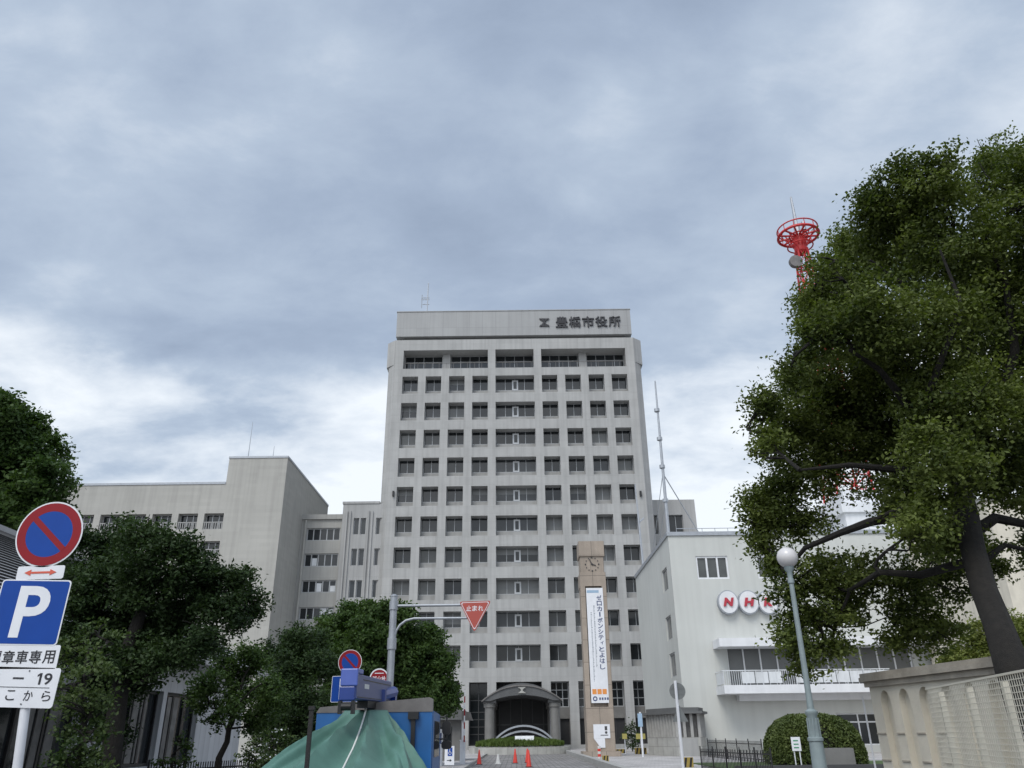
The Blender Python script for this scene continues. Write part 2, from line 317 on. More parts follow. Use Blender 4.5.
        o = bpy.data.objects.new(name, me); COL.objects.link(o)
        if parent: o.parent = parent
        else: o.location = off
        return o
def root_loc(p):
    v = Vector((0, 0, 0))
    while p is not None: v += p.location; p = p.parent
    return v
def tag(o, label=None, cat=None, group=None, kind=None):
    if label: o['label'] = label
    if cat: o['category'] = cat
    if group: o['group'] = group
    if kind: o['kind'] = kind
    return o
def thing(name, label, cat, loc, group=None):
    o = bpy.data.objects.new(name, None); COL.objects.link(o); o.location = loc; o.empty_display_size = 0.2
    return tag(o, label, cat, group)
def copy_tree(o, parent=None):
    c = o.copy(); COL.objects.link(c)
    if parent: c.parent = parent
    for ch in list(o.children): copy_tree(ch, c)
    return c
_tc = {}
def text_geo(body, bold):
    k = (body, bold)
    if k not in _tc:
        c = bpy.data.curves.new('t', 'FONT'); c.body = body; c.align_x = 'LEFT'; c.offset = bold; c.resolution_u = 5
        o = bpy.data.objects.new('t', c); COL.objects.link(o)
        dg = bpy.context.evaluated_depsgraph_get(); me = bpy.data.meshes.new_from_object(o.evaluated_get(dg))
        _tc[k] = ([(v.co.x, v.co.y) for v in me.vertices], [tuple(p.vertices) for p in me.polygons])
        bpy.data.objects.remove(o); bpy.data.curves.remove(c); bpy.data.meshes.remove(me)
    return _tc[k]
def text(mb, F, body, u0, u1, v0, v1, w0, w1, bold=0.0, rot=False):
    """lettering filling the box u0..u1 x v0..v1, raised from w0 to w1"""
    vs, fs = text_geo(body, bold)
    if rot: vs = [(y, -x) for x, y in vs]
    xs = [p[0] for p in vs]; ys = [p[1] for p in vs]
    sx = (u1-u0)/max(max(xs)-min(xs), 1e-6); sy = (v1-v0)/max(max(ys)-min(ys), 1e-6)
    q = [(u0+(x-min(xs))*sx, v0+(y-min(ys))*sy) for x, y in vs]
    n = len(q); ed = {}
    for f in fs:
        for a, b in zip(f, f[1:]+f[:1]): ed[(a, b)] = 1
    sides = [(a, b, n+b, n+a) for a, b in ed if (b, a) not in ed]
    mb.add([F.p(x, y, w1) for x, y in q] + [F.p(x, y, w0) for x, y in q], list(fs) + [tuple(reversed(t)) for t in sides])
def window(parent, F, a, b, c, d, w, nm=2, name='window', glass=None, frame=None, sill_h=0.0, fw=0.07, rows=(), panel=None, fd=0.06):
    """glazing in the plane w of frame F, with its frame as a sub-part"""
    g = MB(); g.fbox(F, a, b, c+sill_h, d, w-0.04, w)
    o = g.build(name, glass or M['glass'], parent)
    f = MB(); c2 = c+sill_h
    f.fbox(F, a, b, c2, c2+fw, w+0.002, w+fd); f.fbox(F, a, b, d-fw, d, w+0.002, w+fd)
    for i in range(nm+1):
        x = a + (b-a)*i/nm; x0, x1 = (x, x+fw) if i == 0 else (x-fw, x) if i == nm else (x-fw/2, x+fw/2)
        f.fbox(F, x0, x1, c2+fw, d-fw, w+0.002, w+fd-0.005)
    for r in rows: f.fbox(F, a+fw, b-fw, r-fw/2, r+fw/2, w+0.002, w+fd-0.01)
    f.build('frame', frame or M['alu'], o)
    if sill_h > 0:
        s = MB(); s.fbox(F, a, b, c, c2-0.002, w-0.04, w+0.10); s.build('parapet_panel', panel or M['parapet'], o)
    return o

# ------------------------------------------------------------------ ground
def sheet(name, x0, x1, y0, y1, z, m, kind='structure'):
    b = MB(); b.quad((x0, y0, z), (x1, y0, z), (x1, y1, z), (x0, y1, z)); return tag(b.build(name, m, None, kind='s'), kind=kind)
sheet('ground', -900, 900, -300, 1500, 0.0, M['asphalt'])
sheet('driveway', -2.6, 4.4, 4, 92, 0.004, M['pave'])
def slabbox(name, x0, x1, y0, y1, z, m):
    b = MB(); b.box(x0, x1, y0, y1, -0.05, z); return tag(b.build(name, m, None, kind='s'), kind='structure')
slabbox('pavement', 4.752, 60, 24, 97.5, 0.12, M['slab'])
slabbox('pavement', -60, -2.75, 24, 97.5, 0.12, M['slab'])
b = MB(); b.box(4.4, 4.75, 24, 97.5, -0.05, 0.30); b.box(-2.748, -2.6, 24, 97.5, -0.05, 0.145)
tag(b.build('kerb', M['kerb'], None, kind='s'), kind='structure')
sheet('road_marking', -30, 30, 2.4, 2.85, 0.008, M['paint'])

# ------------------------------------------------------------------ city hall tower
TY = 99.0
def city_hall():
    t = thing('city_hall_tower', 'tall grey concrete office tower with a square window grid and black lettering on its crown', 'office tower', (0.4, 108, 0))
    F = Fr((0, TY, 0)); cols = [(-15.28, -13.10), (-12.03, -9.85), (-8.78, -6.60), (-5.52, -3.36), (-2.30, 3.10), (4.16, 6.32), (7.42, 9.60), (10.68, 12.86), (13.90, 16.08)]
    rows = [(47.42-3.985*k-2.60, 47.42-3.985*k) for k in range(10)]
    ops = [(a, b, c, d, 1.25) for a, b in cols for c, d in rows]
    logg = [(-15.28, -3.36, 48.62, 51.5, 2.3), (-2.30, 3.10, 48.62, 51.5, 2.3), (4.16, 16.08, 48.62, 51.5, 2.3)]
    gops = [(a, b, 0.5, 7.35, 1.6) for a, b in cols]
    w = MB(); X0, X1 = -16.5, 17.3; H = 53.15
    w.facade(F, X0, X1, 0, H, ops+logg+gops, 1.25)
    # chamfered corners, sides, back, top
    A = [(X0, TY), (-17.45, TY+1.0), (-17.45, TY+24), (18.25, TY+24), (18.25, TY+1.0), (X1, TY)]
    for (xa, ya), (xb, yb) in zip(A[:-1], A[1:]):
        w.quad((xa, ya, 0), (xb, yb, 0), (xb, yb, H), (xa, ya, H))
    w.add([(x, y, H) for x, y in A], [tuple(range(len(A)))])
    w.box(X0+0.1, X1-0.1, TY+3.3, TY+23.5, 0, H-0.3)           # core that closes the view through the glass line
    # thicker corner heads of the two top storeys
    for s0, s1 in (((X0, -17.75)), ((X1, 18.55))):
        sg = 1 if s1 > 0 else -1
        w.prism(Fr((0, 0, 0), (1, 0, 0), (0, 1, 0), (0, 0, 1)), [(s0, TY-0.02), (s1, TY+1.05), (s1, TY+14), (s1-sg*0.28, TY+14), (s1-sg*0.28, TY+1.1), (s0, TY+0.2)], 49.3, H-0.003)
    w.build('wall', M['concrete'], t)
    rnd = random.Random(3)
    for j, (c, d) in enumerate(rows):
        for i, (a, b) in enumerate(cols):
            q = rnd.random(); pc = 0.45 if j >= 4 else 0.12
            gm = M['glass_c'] if q < pc*0.4 else M['glass_b'] if q < pc + 0.15 else M['glass']
            ctr = i == 4
            o = window(t, F, a, b, c, d, -1.20, 4 if ctr else 2, glass=gm, frame=M['alu'], sill_h=0.78, fw=0.055)
            if rnd.random() < (0.34 if j >= 4 else 0.10):
                hh = rnd.choice((0.5, 0.8, 1.0, 1.0))*(d-c-0.78-0.16); bl = MB(); bl.fbox(F, a+0.06, b-0.06, d-0.06-hh, d-0.06, -1.198, -1.182); bl.build('blind', M['blind'], o)
            if ctr:     # the balcony door in the middle of the wide bay
                f = MB(); f.fbox(F, 0.0, 0.85, c+0.75, d-0.3, -1.135, -1.06); f.build('door_frame', M['alu'], o)
                g = MB(); g.fbox(F, 0.2, 0.65, c+1.0, d-0.5, -1.058, -1.04); g.build('door_glass', M['glass'], o)
    for a, b, c, d, dp in logg:
        n = max(2, int((b-a)/1.3)); o = window(t, F, a, b, c, d, -2.2, n, 'loggia_window', sill_h=0.3, fw=0.07, frame=M['alu'], rows=(d-0.9,))
        r = MB(); 
        if b-a > 8: r.fbox(F, (a+b)/2-0.55 , (a+b)/2+0.55, c, d, -2.13, -1.4)
        if r.v: r.build('loggia_pier', M['concrete'], t)
        k = MB(); k.fbox(F, a, b, c+0.95, c+1.0, -0.35, -0.30)
        for i in range(int((b-a)/1.0)+1): k.fbox(F, a+i*1.0+0.02, a+i*1.0+0.06, c, c+0.95, -0.35, -0.31)
        k.build('loggia_railing', M['edge_grey'], t)
    for i, (a, b) in enumerate(cols):
        if i < 4:
            window(t, F, a, b, 0.5, 7.35, -1.5, 2, 'entrance_glazing', rows=(1.7, 2.5, 3.3, 4.1, 5.4), frame=M['darkalu'], fw=0.09)
        elif i == 4:
            window(t, F, a, b, 0.5, 7.35, -1.5, 6, 'entrance_glazing', rows=(3.2, 5.4), frame=M['darkalu'], fw=0.09, glass=M['darkroom'])
        else:
            window(t, F, a, b, 4.55, 7.35, -1.5, 3, 'entrance_glazing', rows=(5.5, 6.45), frame=M['alu'], fw=0.09)
            p = MB(); p.fbox(F, a, b, 3.3, 4.545, -1.5, -1.2); p.build('spandrel_panel', M['granite2'], t)
            window(t, F, a, b, 0.5, 3.295, -1.5, 2, 'entrance_glazing', glass=M['darkroom'], frame=M['darkalu'], fw=0.08)
    # crown
    k = MB(); k.box(-15.6, 16.3, TY+0.9, TY+20, H+0.01, 53.9); g = k.build('crown_base', M['roof_d'], t)
    k = MB(); k.box(-16.55, 17.25, TY+0.25, TY+21, 53.86, 57.85); k.box(-16.62, 17.32, TY+0.18, TY+21.1, 57.853, 57.98); cr = k.build('crown', M['crown'], t)
    k = MB(); f2 = Fr((0, TY+0.25, 0))
    a, b = at(555.5, 326.5, TY), at(621, 314.8, TY); x = a.x; cw = (b.x-a.x)/5
    for i, ch in enumerate('豊橋市役所'):
        text(k, f2, ch, x+cw*i+0.06, x+cw*(i+1)-0.12, 55.02, 56.72, 0.01, 0.2, 0.014)
    # city emblem: a waisted hourglass mark
    e0, e1 = at(539.5, 326, TY).x, at(549.5, 326, TY).x; w_ = e1-e0; zc = 55.85
    for sgn in (1, -1):
        k.prism(f2, [(e0, zc+sgn*0.62), (e1, zc+sgn*0.62), (e1-w_*0.12, zc+sgn*0.40), (e0+w_*0.12, zc+sgn*0.40)][::sgn], 0.01, 0.18)
        k.prism(f2, [(e0+w_*0.2, zc+sgn*0.405), (e0+w_*0.42, zc+sgn*0.405), (e0+w_*0.62, zc+sgn*0.004), (e0+w_*0.42, zc+sgn*0.004)][::sgn], 0.01, 0.18)
        k.prism(f2, [(e0+w_*0.58, zc+sgn*0.405), (e0+w_*0.8, zc+sgn*0.405), (e0+w_*0.58, zc+sgn*0.1), (e0+w_*0.52, zc+sgn*0.25)][::sgn], 0.01, 0.18)
    k.build('lettering', M['letter'], cr)
    # wall lamps on the corner piers
    for px in (393.5, 640.5):
        p = at(px, 494, TY); k = MB(); k.fbox(F, p.x-0.12, p.x+0.12, p.z-0.35, p.z+0.35, 0.0, 0.3); k.build('wall_lamp', M['black'], t)
    return t
city_hall()
def roof_antenna():
    p = at(427, 311, TY+0.7); t = thing('roof_antenna', 'thin yagi antenna on the left end of the tower roof', 'antenna', (p.x, p.y, 57.98))
    q = at(430, 283, TY+0.7); m = MB(); m.tube([(p.x, p.y, 57.98), (p.x+0.05, p.y, q.z)], 0.08, 6); m.build('mast', M['steel'], t)
    m = MB()
    for dz, w in ((1.4, 0.7), (2.2, 0.9), (2.5, 0.9)): m.tube([(p.x-w, p.y, 57.98+dz), (p.x+0.3, p.y, 57.98+dz)], 0.06, 5)
    m.tube([(p.x-0.8, p.y, 58.6+0.2), (p.x-0.8, p.y, 61)], 0.06, 5); m.build('crossbar', M['steel'], t)
roof_antenna()

# ------------------------------------------------------------------ wings and hall
def wing_right():
    Y = 105.0; a = at(645, 500, Y); b = at(694, 498.5, Y); t = thing('east_wing', 'low grey side wing standing behind the right flank of the tower', 'building', ((a.x+b.x)/2, Y+6, 0))
    F = Fr((0, Y, 0)); ops = []
    cl = [(at(648.5, 520, Y).x, at(658, 520, Y).x), (at(669, 520, Y).x, at(683, 520, Y).x)]
    z0 = at(650, 534, Y).z
    for k in range(7):
        for c0, c1 in cl:
            if z0-3.985*k > 1: ops.append((c0, c1, z0-3.985*k, z0-3.985*k+2.6))
    w = MB(); x0, x1 = 17.9, b.x; w.facade(F, x0, x1, 0, a.z, ops, 0.5)
    w.quad((x1, Y, 0), (x1, Y+14, 0), (x1, Y+14, a.z), (x1, Y, a.z)); w.quad((x0, Y, a.z), (x1, Y, a.z), (x1, Y+14, a.z), (x0, Y+14, a.z))
    w.quad((x0, Y+14, 0), (x1, Y+14, 0), (x1, Y+14, a.z), (x0, Y+14, a.z)); w.box(x0+.1, x1-.1, Y+0.7, Y+13.9, 0, a.z-0.2)
    w.build('wall', M['fin'], t)
    for o in ops: window(t, F, *o[:4], -0.45, 2, fw=0.06)
wing_right()
_hx = at(288, 457, 91.0).x; LAY = atx(302.7, 516, _hx).y      # where the link block meets the hall's side
def link_a():
    Y = LAY; a = at(303, 516, Y); b = at(346, 515, Y); t = thing('link_block', 'grey link block with ribbon windows between the plain hall and the tower', 'building', ((a.x+b.x)/2, Y+4, 0))
    F = Fr((0, Y, 0)); c0, c1 = at(306.5, 534, Y).x, at(340, 534, Y).x; ops = []
    for py0, py1 in ((528, 540.5), (553.5, 566.5), (580, 592.5), (607, 619.5)): ops.append((c0, c1, at(320, py1, Y).z, at(320, py0, Y).z))
    z = ops[-1][2]-3.7
    while z > 1: ops.append((c0, c1, z, z+1.9)); z -= 3.7
    w = MB(); w.facade(F, a.x-0.1, b.x, 0, a.z, ops, 0.35); w.quad((a.x-0.1, Y, a.z), (b.x, Y, a.z), (b.x, Y+8, a.z), (a.x-0.1, Y+8, a.z)); w.box(a.x+0.1, b.x, Y+0.6, Y+8, 0, a.z-.2)
    w.fbox(F, a.x-0.1, b.x, a.z-0.5, a.z+0.12, 0.002, 0.25); w.build('wall', M['link'], t)
    rnd = random.Random(5)
    for o in ops:
        wd = window(t, F, *o[:4], -0.3, 5, fw=0.12, frame=M['alu'])
        pv = MB()
        for i in range(5):
            if rnd.random() < 0.45 and i > 0:
                x0 = o[0]+(o[1]-o[0])*i/5+0.1; pv = MB(); pv.fbox(F, x0, x0+(o[1]-o[0])/5-0.25, o[2]+0.15, o[2]+0.15+rnd.uniform(0.5, 1.5), -0.297, -0.27); pv.build('blind', M['rail_white'], wd)
    d = MB(); d.tube([(a.x+0.5, Y-0.15, 0), (a.x+0.5, Y-0.15, a.z-0.6)], 0.15, 8); d.build('downpipe', M['hall'], t)
link_a()
def link_b():
    Y = LAY-0.6; a = at(343.5, 504, Y); b = at(392, 504, Y); t = thing('stair_block', 'pale grey block with vertical fins hard against the left flank of the tower', 'building', ((a.x+b.x)/2, Y+4, 0))
    F = Fr((0, Y, 0)); ops = []
    cl = [(at(353, 530, Y).x, at(358.5, 530, Y).x), (at(360, 530, Y).x, at(365.5, 530, Y).x), (at(375.5, 530, Y).x, at(382, 530, Y).x)]
    zt = at(358, 518, Y).z
    for k in range(8):
        z1 = zt-3.985*k
        if z1 > 3:
            for c0, c1 in cl: ops.append((c0, c1, z1-2.15, z1))
    x1 = -17.5
    w = MB(); w.facade(F, a.x, x1, 0, a.z, ops, 0.4); w.quad((a.x, Y, 0), (a.x, Y+12, 0), (a.x, Y+12, a.z), (a.x, Y, a.z)); w.quad((a.x, Y, a.z), (x1, Y, a.z), (x1, Y+12, a.z), (a.x, Y+12, a.z))
    w.box(a.x+.1, x1, Y+0.6, Y+11.9, 0, a.z-.2); w.fbox(F, a.x-0.1, x1, a.z+0.002, a.z+0.3, -1, 0.1); w.build('wall', M['fin'], t)
    fn = MB()
    for px in (346, 349.5, 368, 371.5):
        x = at(px, 530, Y).x; fn.fbox(F, x-0.1, x+0.1, 2, a.z-1.0, 0.0, 0.22)
    fn.build('fin', M['fin'], t)
    for o in ops: window(t, F, *o[:4], -0.35, 1, fw=0.08, glass=M['glass_b'])
link_b()
def hall():
    Y = 91.0; tl = at(229.5, 458.5, Y); tr = at(288, 457, Y); lo = at(150, 485, Y)
    t = thing('assembly_hall', 'plain cream concrete hall with blank stepped end block behind the left trees', 'building', (-45, Y+10, 0))
    F = Fr((0, Y, 0)); XL = at(-60, 487, Y).x; ops = []
    for k in range(9):
        c1 = at(223-26.0*k, 521, Y).x; c0 = at(203.5-26.0*k, 521, Y).x
        for py0, py1 in ((513.3, 529.5), (541, 557), (569, 585)):
            ops.append((c0, c1, at(210, py1, Y).z, at(210, py0, Y).z))
    Hh, Hl = tl.z, lo.z; YB = 113.5
    w = MB(); w.facade(F, XL, tr.x, 0, Hl, ops, 0.9); w.quad(F.p(tl.x, Hl), F.p(tr.x, Hl), F.p(tr.x, Hh), F.p(tl.x, Hh))
    w.quad((tr.x, Y, 0), (tr.x, YB, 0), (tr.x, YB, Hh), (tr.x, Y, Hh)); w.quad((tl.x, Y, Hl), (tl.x, YB, Hl), (tl.x, YB, Hh), (tl.x, Y, Hh))
    w.quad((tl.x, Y, Hh), (tr.x, Y, Hh), (tr.x, YB, Hh), (tl.x, YB, Hh)); w.quad((XL, Y, Hl), (tl.x, Y, Hl), (tl.x, YB, Hl), (XL, YB, Hl))
    w.quad((XL, YB, 0), (tr.x, YB, 0), (tr.x, YB, Hl), (XL, YB, Hl)); w.quad((tl.x, YB, Hl), (tr.x, YB, Hl), (tr.x, YB, Hh), (tl.x, YB, Hh))
    w.box(XL+.1, tr.x-.1, Y+1.3, YB-.1, 0, Hl-.2); w.build('wall', M['hall'], t)
    c = MB(); c.fbox(F, XL, tl.x-0.02, Hl+0.003, Hl+0.28, -0.5, 0.08); c.fbox(F, tl.x-0.06, tr.x+0.06, Hh+0.003, Hh+0.25, -0.5, 0.08); c.box(tr.x-0.5, tr.x+0.08, Y+0.5, YB, Hh+0.003, Hh+0.25)
    c.build('coping', M['steel'], t)
    for o in ops:
        wd = window(t, F, *o[:4], -0.8, 3, fw=0.09, glass=M['glass'], frame=M['alu'])
        r = MB(); a, b, c_, d = o[:4]; r.fbox(F, a, b, c_+0.85, c_+0.95, -0.15, -0.08); r.fbox(F, a, b, c_+0.02, c_+0.1, -0.15, -0.08)
        n = 9
        for i in range(n): x = a+(b-a)*(i+0.5)/n; r.fbox(F, x-0.045, x+0.045, c_+0.1, c_+0.85, -0.14, -0.1)
        r.build('railing', M['parapet'], wd)
hall()
for px, p0, p1, lab in ((248, 458, 422, 'taller of the two whip antennas on the hall roof'), (273, 457, 446, 'short whip antenna near the right corner of the hall roof')):
    a = at(px, p0, 95); b_ = at(px+2.5, p1, 95); zz = at(229.5, 458.5, 91).z
    t = thing('whip_antenna', lab, 'antenna', (a.x, 95, zz)); m = MB(); m.tube([(a.x, 95, zz), (a.x, 95, b_.z)], [0.07, 0.025], 6); m.build('rod', M['steel'], t)
    m = MB(); m.lathe((a.x, 95, zz), [(0.22, 0), (0.22, 0.15), (0.1, 0.4)], 8); m.build('mount', M['steel'], t)

# ------------------------------------------------------------------ broadcaster's building on the right
NY = 65.0
NX = at(668, 536, NY).x; NH = at(668, 536, NY).z
def broadcaster():
    t = thing('broadcast_building', 'pale green-white four storey building with round red-letter signs and a long white balcony', 'building', (NX+15, NY+9, 0))
    F = Fr((0, NY, 0)); X1 = NX+30; YB = 84.5
    fw = [(at(696.5, 567, NY).x, at(728.5, 567, NY).x, at(712, 579, NY).z, at(712, 556, NY).z), (at(757, 567, NY).x, at(789, 567, NY).x, at(712, 579, NY).z, at(712, 556, NY).z), (at(817, 567, NY).x, at(849, 567, NY).x, at(712, 579, NY).z, at(712, 556, NY).z)]
    bw = (at(729, 670, NY).x, at(915, 670, NY).x, at(760, 690, NY).z, at(760, 645.5, NY).z)
    gw = (at(838, 725, NY).x, at(905, 725, NY).x, 0.6, at(850, 713, NY).z)
    w = MB(); w.facade(F, NX, X1, 0, NH, fw+[bw, gw], 0.35)
    S = Fr((NX, 0, 0), (0, 1, 0), (0, 0, 1), (-1, 0, 0)); sops = []
    for px, py, hh in ((665, 580, 12), (669, 628, 12.5), (673, 665, 12.5)):
        p = atx(px, py, NX); q0 = atx(px, py+hh, NX).z; q1 = atx(px, py-hh, NX).z; sops.append((p.y-1.2, p.y+1.2, q0, q1))
    w.facade(S, NY, YB, 0, NH, sops, 0.2)
    w.quad((X1, NY, 0), (X1, YB, 0), (X1, YB, NH), (X1, NY, NH)); w.quad((NX, YB, 0), (X1, YB, 0), (X1, YB, NH), (NX, YB, NH)); w.quad((NX, NY, NH), (X1, NY, NH), (X1, YB, NH), (NX, YB, NH))
    w.box(NX+0.5, X1-.1, NY+0.6, YB-.1, 0, NH-.2); w.build('wall', M['render'], t)
    c = MB(); c.box(NX-0.12, X1+.1, NY-0.12, NY+0.3, NH+0.003, NH+0.32); c.box(NX-0.12, NX+0.3, NY+0.3, YB, NH+0.003, NH+0.32); c.build('roof_coping', M['steel'], t)
    for o in fw: window(t, F, *o, -0.2, 3, fw=0.14, frame=M['white'], glass=M['glass_c'], fd=0.12)
    for o in sops: window(t, S, *o, -0.15, 1, fw=0.1, frame=M['alu'], glass=M['glass_c'])
    window(t, F, *bw, -0.3, 11, 'balcony_window', fw=0.11, frame=M['white'], glass=M['blind'])
    window(t, F, *gw, -0.3, 3, 'ground_window', fw=0.1, frame=M['white'], glass=M['glass'], rows=(at(850, 722, NY).z,))
    # canopy over the balcony
    yc = NY-2.2; cx0 = at(719, 640, yc).x; cz0 = at(720, 646.5, yc).z; cz1 = at(720, 638, yc).z
    k = MB(); k.box(cx0, X1-2, yc, NY-0.002, cz0, cz1); k.build('balcony_canopy', M['white'], t)
    # balcony slab, parapet panels and rail
    yb = NY-2.6; bx0 = at(724, 685, yb).x; bx1 = at(893, 685, yb).x; z0 = at(740, 693.5, yb).z; z1 = at(740, 685, yb).z; z2 = at(740, 670, yb).z
    k = MB(); k.box(bx0, bx1, yb, NY-0.002, z0, z1); k.box(bx0+1.5, bx1-1, NY-0.9, NY-0.002, z0-0.45, z0-0.002); ba = k.build('balcony', M['white'], t)
    k = MB(); G = Fr((0, yb, 0)); x = bx0+1.4; n = int((bx1-x)/1.0)
    for i in range(n):
        xa = x+i*(bx1-x)/n
        if i == 3: continue
        k = MB(); k.fbox(G, xa+0.03, xa+(bx1-x)/n-0.03, z1+0.12, z2-0.12, -0.12, -0.08); k.build('panel', M['rail_white'], ba)
    k = MB(); k.box(bx0+0.08, bx0+0.12, yb+0.2, NY-0.1, z1+0.12, z2-0.12); k.build('panel', M['rail_white'], ba)
    k = MB(); k.fbox(G, bx0, bx1, z2-0.06, z2, -0.12, -0.05); k.box(bx0+0.05, bx0+0.11, yb+0.14, NY, z2-0.06, z2)
    i = 0; x = bx0+0.05
    while x < bx1: k.fbox(G, x, x+0.03, z1, z2-0.06, -0.075, -0.05); x += 0.16 if (x < bx0+1.4 or bx0+4.3 < x < bx0+5.5) else 0.5
    k.build('railing', M['rail_white'], ba)
    # round letter signs
    for ch, px in (('N', 728.5), ('H', 749), ('K', 768.5)):
        p = at(px, 602, NY-0.5); r = 10.3*mpp(p)
        s = MB(); s.disc(F, p.x, p.z, r, 0.0, 0.45, 40, r*1.15); so_ = s.build('sign_disc', M['steel'], t)
        s = MB(); s.disc(F, p.x, p.z, r*0.9, 0.452, 0.50, 40, r*1.04); s.build('face', M['white'], so_)
        s = MB(); hh = r*0.40; text(s, F, ch, p.x-hh*1.05, p.x+hh*1.05, p.z-hh, p.z+hh, 0.502, 0.62, 0.05); 
        s.v = [(x+(z-p.z)*0.25, y, z) for x, y, z in s.v]; s.build('letter', M['nhk_red'], so_)
    # roof rail and penthouse
    k = MB()
    for i in range(26): k.tube([(NX+1+i*1.1, NY+1.2, NH), (NX+1+i*1.1, NY+1.2, NH+0.9)], 0.025, 5)
    k.tube([(NX+1, NY+1.2, NH+0.9), (NX+28.5, NY+1.2, NH+0.9)], 0.03, 5); k.build('roof_railing', M['steel'], t)
    a = at(846, 520, 73); b_ = at(905, 512, 73); k = MB(); k.box(a.x, b_.x+6, 73, 82, NH, b_.z); k.box(a.x-0.3, b_.x+6.3, 72.7, 82.2, b_.z+0.003, b_.z+0.9)
    p2 = at(850, 490, 74).z; k.box(a.x+0.6, b_.x+5, 74, 81, b_.z+0.905, p2); k.build('penthouse', M['white'], t)
    return p2
PZ = broadcaster()
def slim_mast(name, label, px0, py0, px1, py1, Y, r, z0):
    b0 = at(px1, py1, Y); e = at(px0, py0, Y)
    t = thing(name, label, 'radio mast', (b0.x, Y, z0)); m = MB(); m.tube([(b0.x, Y, z0), (b0.x*0.5+e.x*0.5, Y, (z0+e.z)/2), (e.x, Y, e.z)], [r, r*0.8, r*0.45], 8); m.build('pole', M['steel'], t)
    return t, b0, e
t, b0, e = slim_mast('radio_mast', 'tall slim guyed mast rising from the roof of the pale green-white building', 655, 381, 668.5, 534, 69, 0.16, NH)
m = MB()
for k in (0.25, 0.45, 0.62, 0.8): z = NH+(e.z-NH)*k; m.lathe((b0.x, 69, z), [(0.26, 0), (0.26, 0.3)], 8)
m.build('collar', M['steel'], t)
m = MB(); zt = NH+(e.z-NH)*0.42
m.tube([(b0.x, 69, zt), (b0.x+4.0, 71, NH)], 0.05, 5); m.tube([(b0.x, 69, zt), (b0.x+0.3, 82, NH)], 0.03, 5); m.tube([(b0.x, 69, NH+(e.z-NH)*0.25), (b0.x+0.2, 78, NH)], 0.03, 5)
m.build('guy_wire', M['steel'], t)
t, b1, e1 = slim_mast('radio_mast', 'short thin mast on the far roof edge left of the tall guyed mast', 635, 484, 643, 562, 80, 0.13, NH)
m = MB(); m.tube([(b1.x, 80, NH+(e1.z-NH)*0.55), (b1.x+0.5, 80.5, NH+(e1.z-NH)*0.55+0.5)], 0.08, 6); m.build('bracket', M['steel'], t)

def red_tower():
    Y = 79.0; base = at(861, 489, Y); top = at(801, 250, Y); cx = top.x; zb, zt = PZ, top.z
    t = thing('lattice_tower', 'red lattice broadcasting tower with a round platform, mostly hidden behind the big tree', 'radio tower', (cx, Y, zb))
    m = MB(); n = 12; hb, ht = 1.9, 0.55
    def c(i, k): h = hb+(ht-hb)*k/n; sx, sy = ((-1, -1), (1, -1), (1, 1), (-1, 1))[i]; return Vector((cx+sx*h, Y+sy*h, zb+(zt-zb)*k/n))
    for i in range(4):
        m.tube([c(i, 0), c(i, n)], 0.11, 5)
        for k in range(n):
            j = (i+1) % 4; m.tube([c(i, k), c(j, k+1)], 0.06, 4); m.tube([c(j, k), c(i, k+1)], 0.06, 4); m.tube([c(i, k+1), c(j, k+1)], 0.06, 4)
    m.build('lattice', M['tower_red'], t)
    m = MB(); pr = 19.5*mpp(top); zr = at(798, 236, Y).z
    for r_, z in ((pr, zr), (pr, zr+0.9), (pr*0.45, zr-0.02), (pr*0.62, zr-1.5), (pr*0.8, zr+0.45)):
        m.tube([(cx+r_*math.cos(2*math.pi*i/32), Y+r_*math.sin(2*math.pi*i/32), z) for i in range(33)], 0.17 if z == zr else 0.09, 5)
    for i in range(12):
        a = 2*math.pi*i/12; q = (math.cos(a), math.sin(a)); m.tube([(cx+0.3*q[0], Y+0.3*q[1], zr), (cx+pr*q[0], Y+pr*q[1], zr)], 0.12, 4)
        m.tube([(cx+pr*q[0], Y+pr*q[1], zr), (cx+pr*q[0], Y+pr*q[1], zr+0.9)], 0.05, 4); m.tube([(cx+0.5*q[0], Y+0.5*q[1], zr-2.0), (cx+pr*0.7*q[0], Y+pr*0.7*q[1], zr)], 0.07, 4)
    m.build('platform', M['tower_red'], t)
    m = MB(); m.tube([(cx, Y, zt), (cx, Y, zr+1.6)], 0.4, 8); m.tube([(cx+0.9, Y, zr+0.9), (cx+0.9, Y, zr+2.0)], 0.25, 8); m.tube([(cx, Y, zr+1.6), (cx, Y, at(793.5, 197, Y).z)], [0.22, 0.12], 6); m.build('rod', M['steel'], t)
    m = MB(); m.lathe((cx, Y, zr-2.6), [(0.5, 0), (0.75, 0.3), (0.75, 2.2), (0.45, 2.5)], 14); m.build('drum', M['tower_red'], t)
    d = at(795, 263, Y-1); m = MB(); rr = 6.5*mpp(d)
    m.lathe((d.x, d.y, d.z), [(rr, -0.5), (rr, 0.0), (rr*0.7, 0.35), (0.15, 0.5)], 20, (Vector((1, 0, 0)), Vector((0, 0, 1)), Vector((0, 1, 0)))); m.build('dish', M['edge_grey'], t)
red_tower()

